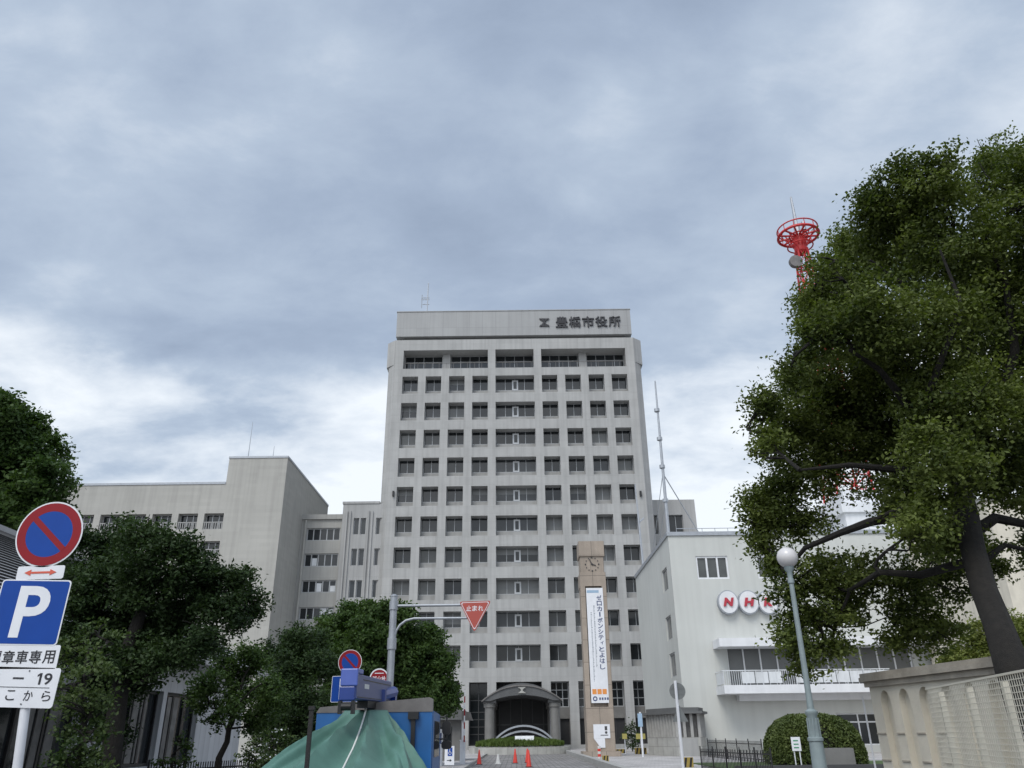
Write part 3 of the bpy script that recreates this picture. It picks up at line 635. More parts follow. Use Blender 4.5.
# ------------------------------------------------------------------ clock pillar
def clock_pillar():
    Y = 62.0; p0 = at(578.5, 545, Y); p1 = at(603.8, 545, Y); x0, x1 = p0.x, p1.x; xc = (x0+x1)/2; D = x1-x0
    Z = lambda y: at(597, y, Y).z
    t = thing('clock_pillar', 'tall brown granite clock pillar carrying a long white banner', 'clock tower', (xc, Y+D/2, 0.12)); F = Fr((0, Y, 0))
    m = MB(); m.box(x0-0.35, x1+0.35, Y-0.3, Y+D+0.3, 0.1, 0.45); zt = Z(541)
    m.box(x0, x1, Y, Y+D, 0.455, Z(707)); m.box(x0+0.05, x1-0.05, Y+0.30, Y+D-0.05, Z(707)+.003, Z(586)-.003)
    pw = 0.36; m.box(x0, x0+pw, Y, Y+0.298, Z(707)+.003, Z(586)-.003); m.box(x1-pw, x1, Y, Y+0.298, Z(707)+.003, Z(586)-.003)
    m.box(x0, x1, Y, Y+D, Z(586), Z(572)); m.box(x0+0.08, x1-0.08, Y+0.1, Y+D-0.1, Z(572)+.003, Z(556)-.003); m.box(x0, x1, Y, Y+D, Z(556), zt)
    m.build('shaft', M['granite'], t)
    c = MB(); zc = Z(564); G = Fr((0, Y+0.1, 0)); r = 0.52
    for i in range(12):
        a = math.pi/2-2*math.pi*i/12; s = 0.075 if i % 3 else 0.10; c.fbox(G, xc+r*math.cos(a)-s/2, xc+r*math.cos(a)+s/2, zc+r*math.sin(a)-s/2, zc+r*math.sin(a)+s/2, 0.01, 0.05)
    for ang, L, wd in ((R_(118), 0.46, 0.05), (R_(-20), 0.32, 0.065)):
        d = Vector((math.cos(ang), math.sin(ang))); n_ = Vector((-d.y, d.x))*wd/2
        c.prism(G, [(xc-d.x*0.08-n_.x, zc-d.y*0.08-n_.y), (xc+d.x*L-n_.x, zc+d.y*L-n_.y), (xc+d.x*L+n_.x, zc+d.y*L+n_.y), (xc-d.x*0.08+n_.x, zc-d.y*0.08+n_.y)], 0.052, 0.07)
    c.disc(G, xc, zc, 0.07, 0.01, 0.08, 12); c.build('clock_face', M['letter'], t)
    b0, b1 = x0+0.42, x1-0.30; zb, zt2 = Z(703), Z(588); B = Fr((0, Y+0.18, 0)); ban = thing('banner', 'long white vertical banner hung on the brown clock pillar', 'banner', (xc, Y+0.1, zb))
    k = MB(); k.fbox(B, b0, b1, zb, zt2, 0.19, 0.215); k.build('cloth', M['sign_white'], ban)
    W_ = b1-b0; H_ = zt2-zb
    k = MB(); s = 'ゼロカーボンシティとよはし'; ch = H_*0.66/len(s); zz = zt2-H_*0.065
    for i, c_ in enumerate(s):
        vt = zz-i*ch; small = c_ == 'ィ'
        u0 = b0+W_*0.60; u1 = b0+W_*0.90
        if c_ == 'ー': text(k, B, '|', (u0+u1)/2-0.05, (u0+u1)/2+0.05, vt-ch*0.85, vt-ch*0.05, 0.217, 0.225, 0.02)
        elif small: text(k, B, c_, u0+0.12, u1-0.02, vt-ch*0.68, vt-ch*0.08, 0.217, 0.225, 0.02)
        else: text(k, B, c_, u0, u1, vt-ch*0.9, vt-ch*0.06, 0.217, 0.225, 0.02)
    k.build('lettering', M['navy'], ban)
    k = MB(); rnd = random.Random(2)     # two columns of print too small to read
    for ux, v0, v1 in ((0.42, 0.30, 0.84), (0.24, 0.18, 0.78)):
        v = v1
        while v > v0:
            h = rnd.uniform(0.006, 0.011); k.fbox(B, b0+W_*ux-0.05, b0+W_*ux+rnd.uniform(0.0, 0.06), zb+H_*(v-h), zb+H_*v, 0.217, 0.222); v -= h+rnd.uniform(0.003, 0.006)
    k.build('small_print', M['steel'], ban)
    k = MB(); k.fbox(B, b0+0.05, b0+W_*0.75, zt2-H_*0.045, zt2-H_*0.02, 0.217, 0.222); k.build('heading', M['paleblue'], ban)
    k = MB(); ub = b0+W_*0.08
    for i in range(3): k.fbox(B, ub+i*W_*0.29, ub+i*W_*0.29+W_*0.24, zb+H_*0.072, zb+H_*0.115, 0.217, 0.223)
    k.build('orange_mark', M['orange'], ban)
    k = MB(); k.ring(B, ub+0.18, zb+H_*0.035, 0.09, 0.17, 0.217, 0.223, 20)
    for i in range(4): k.fbox(B, ub+0.48+i*0.19, ub+0.60+i*0.19, zb+H_*0.025, zb+H_*0.045, 0.217, 0.223)
    k.build('emblem', M['navy'], ban)
    # notice board on the foot of the pillar
    q = at(602, 731, Y-0.2); n = thing('notice_board', 'small white notice board fixed to the foot of the clock pillar', 'sign', (q.x, Y-0.05, q.z-0.45))
    k = MB(); k.fbox(F, q.x-0.6, q.x+0.6, q.z-0.48, q.z+0.45, 0.012, 0.05); k.prism(F, [(q.x-0.6, q.z-0.485), (q.x-0.15, q.z-1.1), (q.x+0.2, q.z-1.1), (q.x+0.2, q.z-0.485)], 0.012, 0.05); k.build('board', M['sign_white'], n)
    k = MB(); k.fbox(F, q.x+0.22, q.x+0.40, q.z+0.05, q.z+0.32, 0.052, 0.06); k.disc(F, q.x+0.31, q.z-0.1, 0.09, 0.052, 0.06, 14); k.fbox(F, q.x-0.1, q.x+0.45, q.z-0.30, q.z-0.25, 0.052, 0.06); k.build('symbol', M['darkalu'], n)
clock_pillar()

# ------------------------------------------------------------------ entrance canopy, planter, monument
def entrance():
    Y = 88.0; Y2 = 98.9; t = thing('entrance_canopy', 'dark arched entrance canopy on round granite columns in front of the tower', 'canopy', (1.0, (Y+Y2)/2, 0.12))
    L_ = at(482.3, 701, Y); R0 = at(561.7, 701, Y); ap = at(521.8, 685.3, Y); xc = (L_.x+R0.x)/2; hw = (R0.x-L_.x)/2; rise = ap.z-L_.z
    def arc(hw_, rise_, z0, n=24):
        Rr = (hw_*hw_+rise_*rise_)/(2*rise_); a0 = math.asin(hw_/Rr); return [(xc+Rr*math.sin(-a0+2*a0*i/n), z0+Rr*math.cos(-a0+2*a0*i/n)-(Rr-rise_)) for i in range(n+1)]
    o = arc(hw, rise, L_.z); th = at(521.8, 695, Y).z; inn = arc(hw*0.80, th-L_.z+0.02, L_.z-0.02)
    F = Fr((0, Y, 0)); m = MB()
    for i in range(24):
        q = [o[i], o[i+1], inn[i+1], inn[i]]
        m.quad(*[F.p(a, b, 0) for a, b in q]); m.quad(*[F.p(a, b, -(Y2-Y)) for a, b in q[::-1]])
        m.quad(F.p(*o[i], 0), F.p(*o[i], -(Y2-Y)), F.p(*o[i+1], -(Y2-Y)), F.p(*o[i+1], 0)); m.quad(F.p(*inn[i], 0), F.p(*inn[i+1], 0), F.p(*inn[i+1], -(Y2-Y)), F.p(*inn[i], -(Y2-Y)))
    for k in (0, 24): m.quad(F.p(*o[k], 0), F.p(*o[k], -(Y2-Y)), F.p(*inn[k], -(Y2-Y)), F.p(*inn[k], 0))
    m.build('roof', M['canopy'], t)
    m = MB(); e = arc(hw*1.02, rise*1.03, L_.z+0.02)
    for i in range(24):
        m.quad(F.p(*e[i], 0.12), F.p(*e[i+1], 0.12), F.p(e[i+1][0], e[i+1][1]-0.14, 0.12), F.p(e[i][0], e[i][1]-0.14, 0.12)); m.quad(F.p(*e[i], 0.12), F.p(*e[i], -0.5), F.p(*e[i+1], -0.5), F.p(*e[i+1], 0.12))
    m.build('roof_edge', M['edge_grey'], t)
    for px in (489.5, 555.3):
        x = at(px, 720, Y+0.7).x
        for y in (Y+0.9, Y2-1.5):
            m = MB(); m.lathe((x, y, 0.1), [(0.66, 0), (0.66, 0.25), (0.52, 0.3), (0.50, L_.z-0.75), (0.62, L_.z-0.7), (0.62, L_.z-0.32)], 20); m.build('column', M['granite2'], t, smooth=True)
        m = MB(); m.box(x-0.7, x+0.7, Y+0.35, Y2-0.3, L_.z-0.20, L_.z+0.1); m.build('beam', M['canopy'], t)
    for dx in (-3.0, 3.0):
        m = MB(); m.box(xc+dx-0.05, xc+dx+0.05, Y+2, Y+2.1, 0.1, L_.z); m.build('door_post', M['steel'], t)
    m = MB(); z = (ap.z+th)/2
    for s in (1, -1):
        m.prism(F, [(xc-0.42, z+s*0.30), (xc+0.42, z+s*0.30), (xc+0.3, z+s*0.2), (xc-0.3, z+s*0.2)][::s], 0.125, 0.17); m.prism(F, [(xc-0.26, z+s*0.198), (xc+0.26, z+s*0.198), (xc+0.06, z+s*0.004), (xc-0.06, z+s*0.004)][::s], 0.125, 0.17)
    m.build('emblem', M['stone'], t)
    # dark doors under the canopy
    m = MB(); m.box(xc-3.8, xc+3.8, Y2-0.8, Y2-0.75, 0.3, L_.z+0.8); d = m.build('glass_doors', M['darkroom'], t)
    m = MB()
    for i in range(7): x = xc-3.8+7.6*i/6; m.box(x-0.05, x+0.05, Y2-0.86, Y2-0.802, 0.3, L_.z+0.7)
    m.box(xc-3.8, xc+3.8, Y2-0.86, Y2-0.802, 2.6, 2.75); m.build('door_frame', M['darkalu'], d)
    # arched transom behind the roof, bulging from the facade
    m = MB(); oo = arc(2.7, 0.75, 6.2); G = Fr((0, TY-0.4, 0)); m.prism(G, [(-2.7+xc, 5.2)]+[(x, z) for x, z in oo]+[(2.7+xc, 5.2)], -0.35, 0); aw = m.build('arched_window', M['glass_b'], t)
    m = MB(); o2 = arc(2.95, 0.8, 6.3)
    for i in range(24): m.bar(G.p(*o2[i], 0.06), G.p(*o2[i+1], 0.06), 0.14, 0.2)
    for i in range(1, 8): x = xc-2.7+5.4*i/8; m.fbox(G, x-0.04, x+0.04, 5.2, 6.4+0.5*(1-((x-xc)/2.7)**2), 0.003, 0.06)
    m.build('window_frame', M['canopy'], aw)
entrance()
def planter():
    Y = 76.0; a = gr(466.5, 755.5); b_ = gr(573, 755); x0, x1 = at(467, 752, Y).x, at(573, 752, Y).x; xc = (x0+x1)/2; hw = (x1-x0)/2; h = 0.62
    t = thing('planter', 'low oval stone planter in the forecourt before the entrance', 'planter', (xc, Y+3, 0.0))
    n = 40; ry = 3.4; pts = [(xc+hw*math.copysign(abs(math.cos(2*math.pi*i/n))**0.75, math.cos(2*math.pi*i/n)), Y+ry+ry*math.copysign(abs(math.sin(2*math.pi*i/n))**0.75, math.sin(2*math.pi*i/n))) for i in range(n)]
    m = MB(); m.prism(Fr((0, 0, 0), (1, 0, 0), (0, 1, 0), (0, 0, 1)), pts, 0.006, h); m.build('stone_wall', M['stone'], t)
    # tufted ground cover: one countless mass
    rg = np.random.default_rng(4); N = 9000; r = np.sqrt(rg.random(N))*0.97; a = rg.random(N)*2*np.pi
    X = xc+hw*0.9*r*np.cos(a); Yy = Y+ry+ry*0.9*r*np.sin(a); Z = np.full(N, h)+0.45*(1-r**2)
    m = leaf_mesh('groundcover_grass', np.stack([X, Yy, Z+0.2], 1), rg, 0.45, 0.14, L_GRASS, up=True); tag(m, kind='stuff')
    m['label'] = 'tufted green ground cover growing inside the stone planter'; m['category'] = 'grass'
    mo = thing('arc_monument', 'low sculpture of two pale metal arcs rising from the planter', 'sculpture', (xc+0.3, Y+3.4, h))
    c = at(523.5, 727, Y+3.4); e0 = at(495, 741, Y+3.4); e1 = at(552.5, 741, Y+3.4)
    for k, (dz, sw, dy) in enumerate(((0.1, 1.16, 0), (-0.36, 1.1, -0.3))):
        m = MB(); hw2 = (e1.x-e0.x)/2*sw; xm = (e1.x+e0.x)/2; zt = c.z+dz; z0 = h
        R2 = (hw2**2+(zt-z0)**2)/(2*(zt-z0)); a0 = math.asin(min(1, hw2/R2)); P = [Vector((xm+R2*math.sin(-a0+2*a0*i/30), Y+3.4+dy, zt-R2+R2*math.cos(-a0+2*a0*i/30))) for i in range(31)]
        for p, q in zip(P[:-1], P[1:]): m.bar(p, q, 0.3, 0.16)
        m.build('arc', M['steel'], mo)
    pl = at(524.5, 740, Y+1.4); p_ = thing('stone_plaque', 'white stone plaque lying in the grass below the arcs', 'plaque', (pl.x, Y+1.4, h)); m = MB(); hw3 = 9.5*mpp(pl)
    m.prism(Fr((0, 0, 0), (0, 1, 0), (0, 0, 1), (1, 0, 0)), [(Y+1.2, h), (Y+1.75, h), (Y+1.75, h+0.9), (Y+1.6, h+0.9)], pl.x-hw3, pl.x+hw3); m.build('slab', M['rail_white'], p_)

# ------------------------------------------------------------------ leaves and trees
def leaf_arrays(P, rg, L, Wd, up=False, nrm=None):
    n = len(P)
    d = rg.normal(size=(n, 3)); d[:, 2] = d[:, 2]*0.7-0.15
    if up: d[:, :2] *= 0.35; d[:, 2] = 1.0
    d /= np.linalg.norm(d, axis=1)[:, None]
    q = rg.normal(size=(n, 3))*0.75; q[:, 2] += 0.0 if up else 0.75
    if nrm is not None: q += nrm*0.45
    s = np.cross(d, q); s /= np.linalg.norm(s, axis=1)[:, None]+1e-9
    ln = L*(0.65+0.7*rg.random(n))[:, None]; wd = Wd*(0.65+0.7*rg.random(n))[:, None]
    v = np.stack([P-d*ln/2, P+s*wd/2-d*ln*0.06, P+d*ln/2, P-s*wd/2-d*ln*0.06], 1).reshape(-1, 3)
    return v
def leaf_mesh(name, P, rg, L, Wd, m, parent=None, up=False, nrm=None):
    v = leaf_arrays(P, rg, L, Wd, up, nrm)
    off = np.array(root_loc(parent)) if parent else np.array([P[:, 0].mean(), P[:, 1].mean(), P[:, 2].min()])
    v = v-off; n = len(P); me = bpy.data.meshes.new(name)
    me.vertices.add(4*n); me.vertices.foreach_set('co', v.astype(np.float32).ravel()); me.loops.add(4*n); me.loops.foreach_set('vertex_index', np.arange(4*n, dtype=np.int32))
    me.polygons.add(n); me.polygons.foreach_set('loop_start', np.arange(0, 4*n, 4, dtype=np.int32)); me.polygons.foreach_set('loop_total', np.full(n, 4, dtype=np.int32))
    me.update(calc_edges=True); me.validate(); me.materials.append(m)
    o = bpy.data.objects.new(name, me); COL.objects.link(o)
    if parent: o.parent = parent
    else: o.location = off
    return o
def clumps(blobs, dens, clump_r, per, rg, shell=0.35, keep=0.0):
    """leaf sprays scattered through the blobs; a random 3-D field leaves uneven gaps and a ragged outline"""
    rm = float(np.mean([r[0] for _, r in blobs])); K = 36
    wl = rm*(0.55+1.5*rg.random(K)); kd = rg.normal(size=(K, 3)); kd /= np.linalg.norm(kd, axis=1)[:, None]; kv = kd*(2*np.pi/wl)[:, None]*np.array([1, 1, 1.25]); ph = rg.random(K)*6.28
    out = []; nr = []
    for c, r in blobs:
        r = np.array(r); n = max(10, int(dens*(r[0]*r[1]*r[2])**(2/3)*2.3))
        d = rg.normal(size=(n, 3)); d /= np.linalg.norm(d, axis=1)[:, None]; rad = 1.16*(shell**3+(1-shell**3)*rg.random(n))**(1/2.4)
        p = np.array(c)+d*r*rad[:, None]; fld = np.cos(p@kv.T+ph).sum(1)/math.sqrt(K/2)
        ok = fld > keep+np.clip((rad-0.86)*2.2, -0.35, 1.0); p, d = p[ok], d[ok]
        for k in range(len(p)):
            m = max(4, int(per*(0.4+1.1*rg.random())))
            ax = d[k]+rg.normal(size=3)*0.7; ax[2] = ax[2]*0.6-0.15; ax /= np.linalg.norm(ax)
            g = np.clip(rg.normal(size=(m, 3)), -1.8, 1.8)*clump_r*0.75*np.array([1, 1, 0.6]); tt = np.clip(rg.normal(size=(m, 1)), -1.6, 1.6)*clump_r*1.25
            out.append(p[k]+g+tt*ax-np.array([0, 0, 0.25])*np.abs(tt)); nr.append(np.repeat(d[k][None], m, 0))
    return np.concatenate(out), np.concatenate(nr)
def limb(mb, a, b, r0, r1, rg, bend=0.12, n=6):
    a, b = np.array(a), np.array(b); L = np.linalg.norm(b-a); pts = []
    o1 = rg.normal(size=3)*L*bend; o2 = rg.normal(size=3)*L*bend*0.6
    for i in range(n+1):
        s = i/n; pts.append(a+(b-a)*s+o1*math.sin(math.pi*s)+o2*math.sin(2*math.pi*s))
    mb.tube(pts, [r0+(r1-r0)*(i/n)**0.8 for i in range(n+1)], 7); return pts
def tree(name, label, cat, base, trunk, blobs, leafm, L=0.12, Wd=0.06, dens=40, clump_r=0.16, per=22, seed=1, group=None, bark=None, twigs=2, shell=0.55, flowers=0):
    """trunk = [(point, radius), ...]; blobs = [(centre, radius), ...]"""
    rg = np.random.default_rng(seed); t = thing(name, label, cat, base, group)
    m = MB(); m.tube([p for p, r in trunk], [r for p, r in trunk], 10)
    ks = [(np.array(p), r*0.55) for p, r in trunk[1:]]
    for c, r in sorted(blobs, key=lambda q: min(np.linalg.norm(np.array(q[0])-k) for k, _ in ks)):
        c = np.array(c); i = min((np.linalg.norm(c-k)+(0.8*np.linalg.norm(c-k) if k[2] > c[2]-0.1 else 0), i) for i, (k, _) in enumerate(ks))[1]
        k0, rr = ks[i]; pts = limb(m, k0, c, max(rr, 0.02), max(rr*0.4, 0.012), rg)
        ks += [(p, max(0.012, (rr+(rr*0.4-rr)*(j/6))*0.7)) for j, p in enumerate(pts) if j in (3, 5)]
        for q in range(twigs):
            r3 = r if not isinstance(r, (tuple, list)) else r[0]
            e = c+rg.normal(size=3)*r3*0.45; limb(m, pts[3], e, max(rr*0.35, 0.016), 0.008, rg, 0.1, 4)
    m.build('trunk', bark or M['bark'], t, smooth=True)
    P, nr = clumps(blobs, dens*0.95, clump_r, per*0.9, rg, shell, -0.12)
    leaf_mesh('crown', P, rg, L, Wd, leafm, t, nrm=nr)
    if flowers:
        q = rg.choice(len(P), flowers, replace=False); leaf_mesh('blossom', P[q]+nr[q]*0.06, rg, 0.07, 0.06, M['rail_white'], t, nrm=nr[q])
    return t
def pxb(lst, Y, jit, seed, flat=0.9):
    rg = random.Random(seed); out = []
    for e in lst:
        px, py, r = e[:3]; y = Y+(e[3] if len(e) > 3 else rg.uniform(-jit, jit)); p = at(px, py, y); k = r*mpp(p); out.append((tuple(p), (k, k, k*flat)))
    return out
def trunk_px(lst): return [(tuple(at(px, py, Y)), r) for px, py, Y, r in lst]
planter()

def camphor():
    Y = 14.5
    base = at(1021, 690, 11.3); base = Vector((base.x+0.10, 11.2, 0))
    tr = [(tuple(base), 0.30), (tuple(at(1014, 672, 11.4)), 0.235)] + trunk_px([(1000, 630, 12.0, 0.205), (984, 590, 12.7, 0.198), (973, 550, 13.4, 0.195), (966, 515, 13.9, 0.21), (955, 470, 14.4, 0.19), (958, 420, 14.6, 0.16), (965, 360, 14.8, 0.12), (975, 290, 15, 0.08)])
    hi = [(905, 197, 34), (935, 190, 30), (985, 182, 34), (1025, 175, 34), (1060, 200, 55), (868, 222, 36), (842, 262, 36), (822, 292, 28), (905, 255, 45), (955, 250, 48), (1010, 255, 50), (1060, 300, 60),
          (835, 322, 34), (880, 315, 45), (940, 325, 50), (1000, 335, 48), (800, 375, 34), (845, 385, 45), (900, 395, 50), (960, 405, 48), (1020, 415, 45), (1070, 420, 55),
          (788, 425, 34), (830, 445, 42), (885, 455, 45), (940, 460, 42), (995, 470, 36), (1045, 480, 40), (768, 505, 26, 1.4), (795, 485, 32, 1.4), (805, 522, 24, 1.4), (760, 525, 18, 1.4), (900, 495, 32), (935, 505, 30), (955, 535, 30), (915, 530, 26)]
    lo = [(784, 604, 16, -0.6), (800, 580, 27, -0.8), (835, 575, 30, -0.5), (868, 575, 26, 0), (790, 640, 20, -0.9), (815, 622, 27, -0.8), (845, 612, 25, -0.3), (805, 662, 18, -0.9), (835, 648, 18, -0.6),
          (905, 585, 30, -0.4), (940, 575, 34, 0.3), (925, 620, 28, -0.2), (900, 632, 22, 0), (945, 635, 20, 0.2), (990, 560, 20, 0.6), (1035, 545, 26, 0.4), (775, 565, 14, -0.5)]
    hi += [(815, 298, 22), (812, 325, 22), (828, 345, 24), (845, 300, 26), (850, 355, 26), (885, 355, 30), (815, 410, 26), (860, 425, 26), (990, 300, 36), (930, 390, 34), (965, 440, 34), (1010, 380, 36), (895, 172, 18), (868, 200, 20), (1000, 158, 22), (940, 168, 18), (815, 262, 16), (800, 295, 14), (782, 365, 18), (765, 400, 16), (765, 440, 18), (752, 505, 12, 1.4), (742, 520, 9, 1.4), (760, 545, 14, 1.4)]
    hi = [((q[0]+9, q[1]+5, q[2]*0.86)+tuple(q[3:]) if q[0] < 875 and q[1] < 400 else q) for q in hi]
    hi += [(816, 292, 15), (812, 312, 15), (814, 335, 16), (806, 352, 14), (826, 268, 15), (842, 238, 15), (870, 195, 14)]
    blobs = pxb(hi, Y, 2.2, 4)+pxb(lo, Y+1.6, 0.3, 5)
    rg = np.random.default_rng(11); t = thing('camphor_tree', 'huge broad evergreen tree leaning over the right side with its dark trunk behind the lattice', 'tree', base)
    m = MB(); m.tube([p for p, r in tr], [r for p, r in tr], 12)
    NODES = []
    def path(lst, r0, r1):
        P = [at(*q) for q in lst]; NODES.extend(np.array(p) for p in P[1:]); n = len(P); m.tube(P, [r0+(r1-r0)*i/(n-1) for i in range(n)], 8)
    path([(968, 530, 14.25), (940, 520, 14.1), (905, 516, 13.9), (870, 522, 13.7), (840, 533, 14.2), (805, 548, 14.8), (785, 572, 15.2)], 0.12, 0.03)
    path([(975, 560, 14.2), (920, 575, 13.9), (880, 572, 13.8), (850, 590, 15.0), (835, 630, 15.5)], 0.085, 0.02)
    path([(970, 535, 14.2), (995, 518, 14.3), (1030, 525, 14.3), (1070, 520, 14.5)], 0.12, 0.06); path([(978, 565, 14.2), (1005, 545, 14.2), (1040, 553, 14.2)], 0.07, 0.03)
    path([(957, 470, 14.4), (925, 430, 14.0), (900, 395, 13.6), (880, 370, 13.2), (850, 350, 12.9)], 0.13, 0.03); path([(960, 450, 14.4), (1000, 400, 14.0), (1015, 350, 13.6), (1005, 280, 13.4), (985, 240, 13.2)], 0.14, 0.03)
    path([(962, 380, 14.6), (930, 330, 14.0), (905, 285, 13.6), (870, 260, 13.4)], 0.10, 0.02); path([(930, 435, 14.0), (930, 390, 13.2), (945, 350, 12.8), (960, 300, 12.6), (940, 250, 12.5)], 0.09, 0.02)
    path([(955, 480, 14.4), (900, 470, 14), (850, 465, 13.6), (800, 470, 13.4)], 0.11, 0.02)
    ks = [np.array(p) for p, r in tr[5:]]+NODES
    for c, r in sorted(blobs, key=lambda q: min(np.linalg.norm(np.array(q[0])-k) for k in ks)):
        c = np.array(c); i = min((np.linalg.norm(c-k)*(1.5 if k[2] > c[2] else 1), i) for i, k in enumerate(ks))[1]
        pts = limb(m, ks[i], c, 0.04, 0.014, rg, 0.14); ks += [pts[3], pts[5]]
        for q in range(3): limb(m, pts[3], c+rg.normal(size=3)*r[0]*0.5, 0.02, 0.007, rg, 0.1, 4)
    a = at(990, 165, 14); m.tube([a, at(981, 148, 14.2), at(977, 139, 14.3)], [0.015, 0.01, 0.006], 5)
    m.build('trunk', M['bark'], t, smooth=True)
    bh, bl = blobs[:len(hi)], blobs[len(hi):]
    P, nr = clumps(bh, 250, 0.145, 36, rg, 0.3, -0.05); P2, nr2 = clumps(bl, 270, 0.11, 30, rg, 0.2, 0.0)
    leaf_mesh('crown', np.concatenate([P, P2]), rg, 0.085, 0.05, L_CAM, t, nrm=np.concatenate([nr, nr2]))
    return len(P)+len(P2)
print('camphor leaves', camphor())

# trees on the left
tree('broadleaf_tree', 'tall dark tree rising behind the metal-roofed house at the left edge', 'tree', (-19.5, 31, 0),
     [((-19.5, 31, 0), 0.35), ((-19.3, 31, 5), 0.28), ((-19.2, 31, 9), 0.18), ((-19.0, 31, 12), 0.08)],
     pxb([(-4, 414, 22), (23, 429, 20), (43, 449, 20), (6, 454, 31), (48, 479, 22), (28, 494, 27), (-7, 494, 34), (58, 509, 14), (-42, 444, 36), (-52, 504, 41), (48, 524, 20), (13, 524, 27)], 30, 1.8, 21), L_MID, 0.17, 0.11, 230, 0.2, 30, 21, shell=0.2)
tree('broadleaf_tree', 'wide dark layered tree in front of the white house, left of the forecourt', 'tree', (at(128, 690, 15.5).x, 15.5, 0),
     [((at(128, 690, 15.5).x, 15.5, 0), 0.20), (tuple(at(118, 700, 15.5)), 0.17), (tuple(at(128, 650, 15.5)), 0.14), (tuple(at(145, 600, 15.5)), 0.10), (tuple(at(150, 560, 15.5)), 0.05)],
     pxb([(110, 548, 26), (145, 538, 25), (172, 547, 24), (130, 522, 12), (150, 518, 8), (190, 567, 26), (215, 582, 22), (235, 577, 16), (252, 598, 15), (225, 607, 24), (190, 602, 28), (150, 582, 34), (105, 582, 34), (82, 570, 24), (90, 617, 28), (130, 622, 34), (170, 627, 30), (205, 634, 22), (244, 620, 14), (100, 652, 28), (135, 657, 30), (165, 657, 24), (190, 650, 20), (75, 642, 24), (82, 540, 16), (254, 612, 10), (105, 680, 22), (135, 678, 18), (95, 710, 18), (112, 730, 16), (75, 600, 24), (110, 700, 14)], 15.8, 0.9, 22, 0.75), L_DARK, 0.085, 0.042, 420, 0.11, 38, 22, shell=0.15)
tree('shrub_tree', 'pale green leafy shrub standing close behind the roadside parking sign', 'shrub', (at(85, 740, 11.5).x, 11.5, 0),
     [((at(85, 740, 11.5).x, 11.5, 0), 0.05), (tuple(at(84, 730, 11.5)), 0.04), (tuple(at(84, 690, 11.5)), 0.035), (tuple(at(88, 650, 11.5)), 0.02)],
     pxb([(95, 632, 16), (110, 640, 13), (75, 650, 18), (92, 665, 22), (72, 685, 20), (100, 695, 18), (80, 720, 20), (62, 705, 14), (85, 745, 18), (100, 730, 14), (70, 765, 20), (95, 765, 16)], 11.5, 0.4, 23), L_FRESH, 0.06, 0.036, 330, 0.07, 22, 23, shell=0.25)
tree('small_tree', 'small round tree with a bent bare stem beside the dark iron railing', 'tree', (at(216, 790, 20).x, 20, 0),
     [((at(216, 800, 20).x, 20, 0), 0.09), (tuple(at(219, 758, 20)), 0.075), (tuple(at(227, 742, 20)), 0.065), (tuple(at(229, 728, 20)), 0.06), (tuple(at(236, 705, 20)), 0.05), (tuple(at(243, 680, 20)), 0.03)],
     pxb([(225, 662, 16), (250, 662, 17), (210, 682, 15), (240, 685, 20), (268, 685, 15), (205, 702, 13), (230, 705, 15), (262, 708, 17), (278, 700, 12), (215, 718, 9), (252, 722, 9), (200, 690, 9), (245, 650, 10)], 20, 0.6, 24), L_MID, 0.078, 0.046, 340, 0.1, 30, 24, shell=0.2)
tree('conifer_tree', 'dark dense evergreen between the small bent tree and the truck', 'tree', (at(302, 760, 34).x, 34, 0),
     [((at(302, 760, 34).x, 34, 0), 0.2), (tuple(at(302, 730, 34)), 0.17), (tuple(at(302, 680, 34)), 0.12), (tuple(at(302, 640, 34)), 0.06)],
     pxb([(295, 638, 17), (315, 642, 16), (275, 655, 18), (300, 665, 24), (325, 668, 18), (278, 690, 24), (305, 700, 26), (330, 705, 20), (270, 725, 20), (298, 735, 26), (325, 740, 22), (285, 760, 22), (315, 765, 20)], 34, 1.2, 25, 0.75), L_DARK, 0.15, 0.07, 220, 0.18, 30, 25, shell=0.2)
tree('broadleaf_tree', 'bushy green tree behind the stop sign pole, left of the tower entrance', 'tree', (at(392, 735, 46).x, 46, 0.12),
     [((at(392, 735, 46).x, 46, 0.1), 0.3), (tuple(at(392, 715, 46)), 0.27), (tuple(at(392, 680, 46)), 0.2), (tuple(at(388, 640, 46)), 0.1)],
     pxb([(352, 618, 17), (378, 612, 15), (400, 618, 14), (340, 640, 20), (370, 640, 24), (402, 640, 22), (425, 640, 16), (350, 668, 24), (382, 670, 26), (415, 668, 24), (438, 662, 14), (360, 695, 22), (392, 698, 22), (425, 692, 20), (446, 684, 13), (440, 700, 14), (332, 625, 12), (345, 690, 20)], 46, 1.6, 26), L_MID, 0.20, 0.12, 190, 0.24, 30, 26, shell=0.2)
tree('flowering_shrub', 'small white-flecked shrub by the railing behind the truck tarpaulin', 'shrub', (at(270, 775, 24).x, 24, 0),
     [((at(268, 790, 24).x, 24, 0), 0.04), (tuple(at(268, 760, 24)), 0.03), (tuple(at(270, 745, 24)), 0.02)],
     pxb([(255, 742, 9), (272, 735, 10), (285, 742, 9), (248, 755, 10), (268, 755, 13), (288, 757, 11), (260, 768, 12)], 24, 0.4, 27), L_FRESH, 0.09, 0.05, 200, 0.1, 18, 27, shell=0.3, flowers=130)
tree('leafy_shrub', 'low leafy shrub against the white house wall', 'shrub', (at(170, 780, 20).x, 20, 0),
     [((at(172, 800, 20).x, 20, 0), 0.03), (tuple(at(172, 775, 20)), 0.025), (tuple(at(172, 755, 20)), 0.02)],
     pxb([(160, 762, 9), (175, 755, 10), (188, 762, 9), (172, 770, 11), (178, 738, 8), (186, 745, 6)], 20, 0.3, 28), L_MID, 0.09, 0.05, 120, 0.08, 14, 28, shell=0.3)
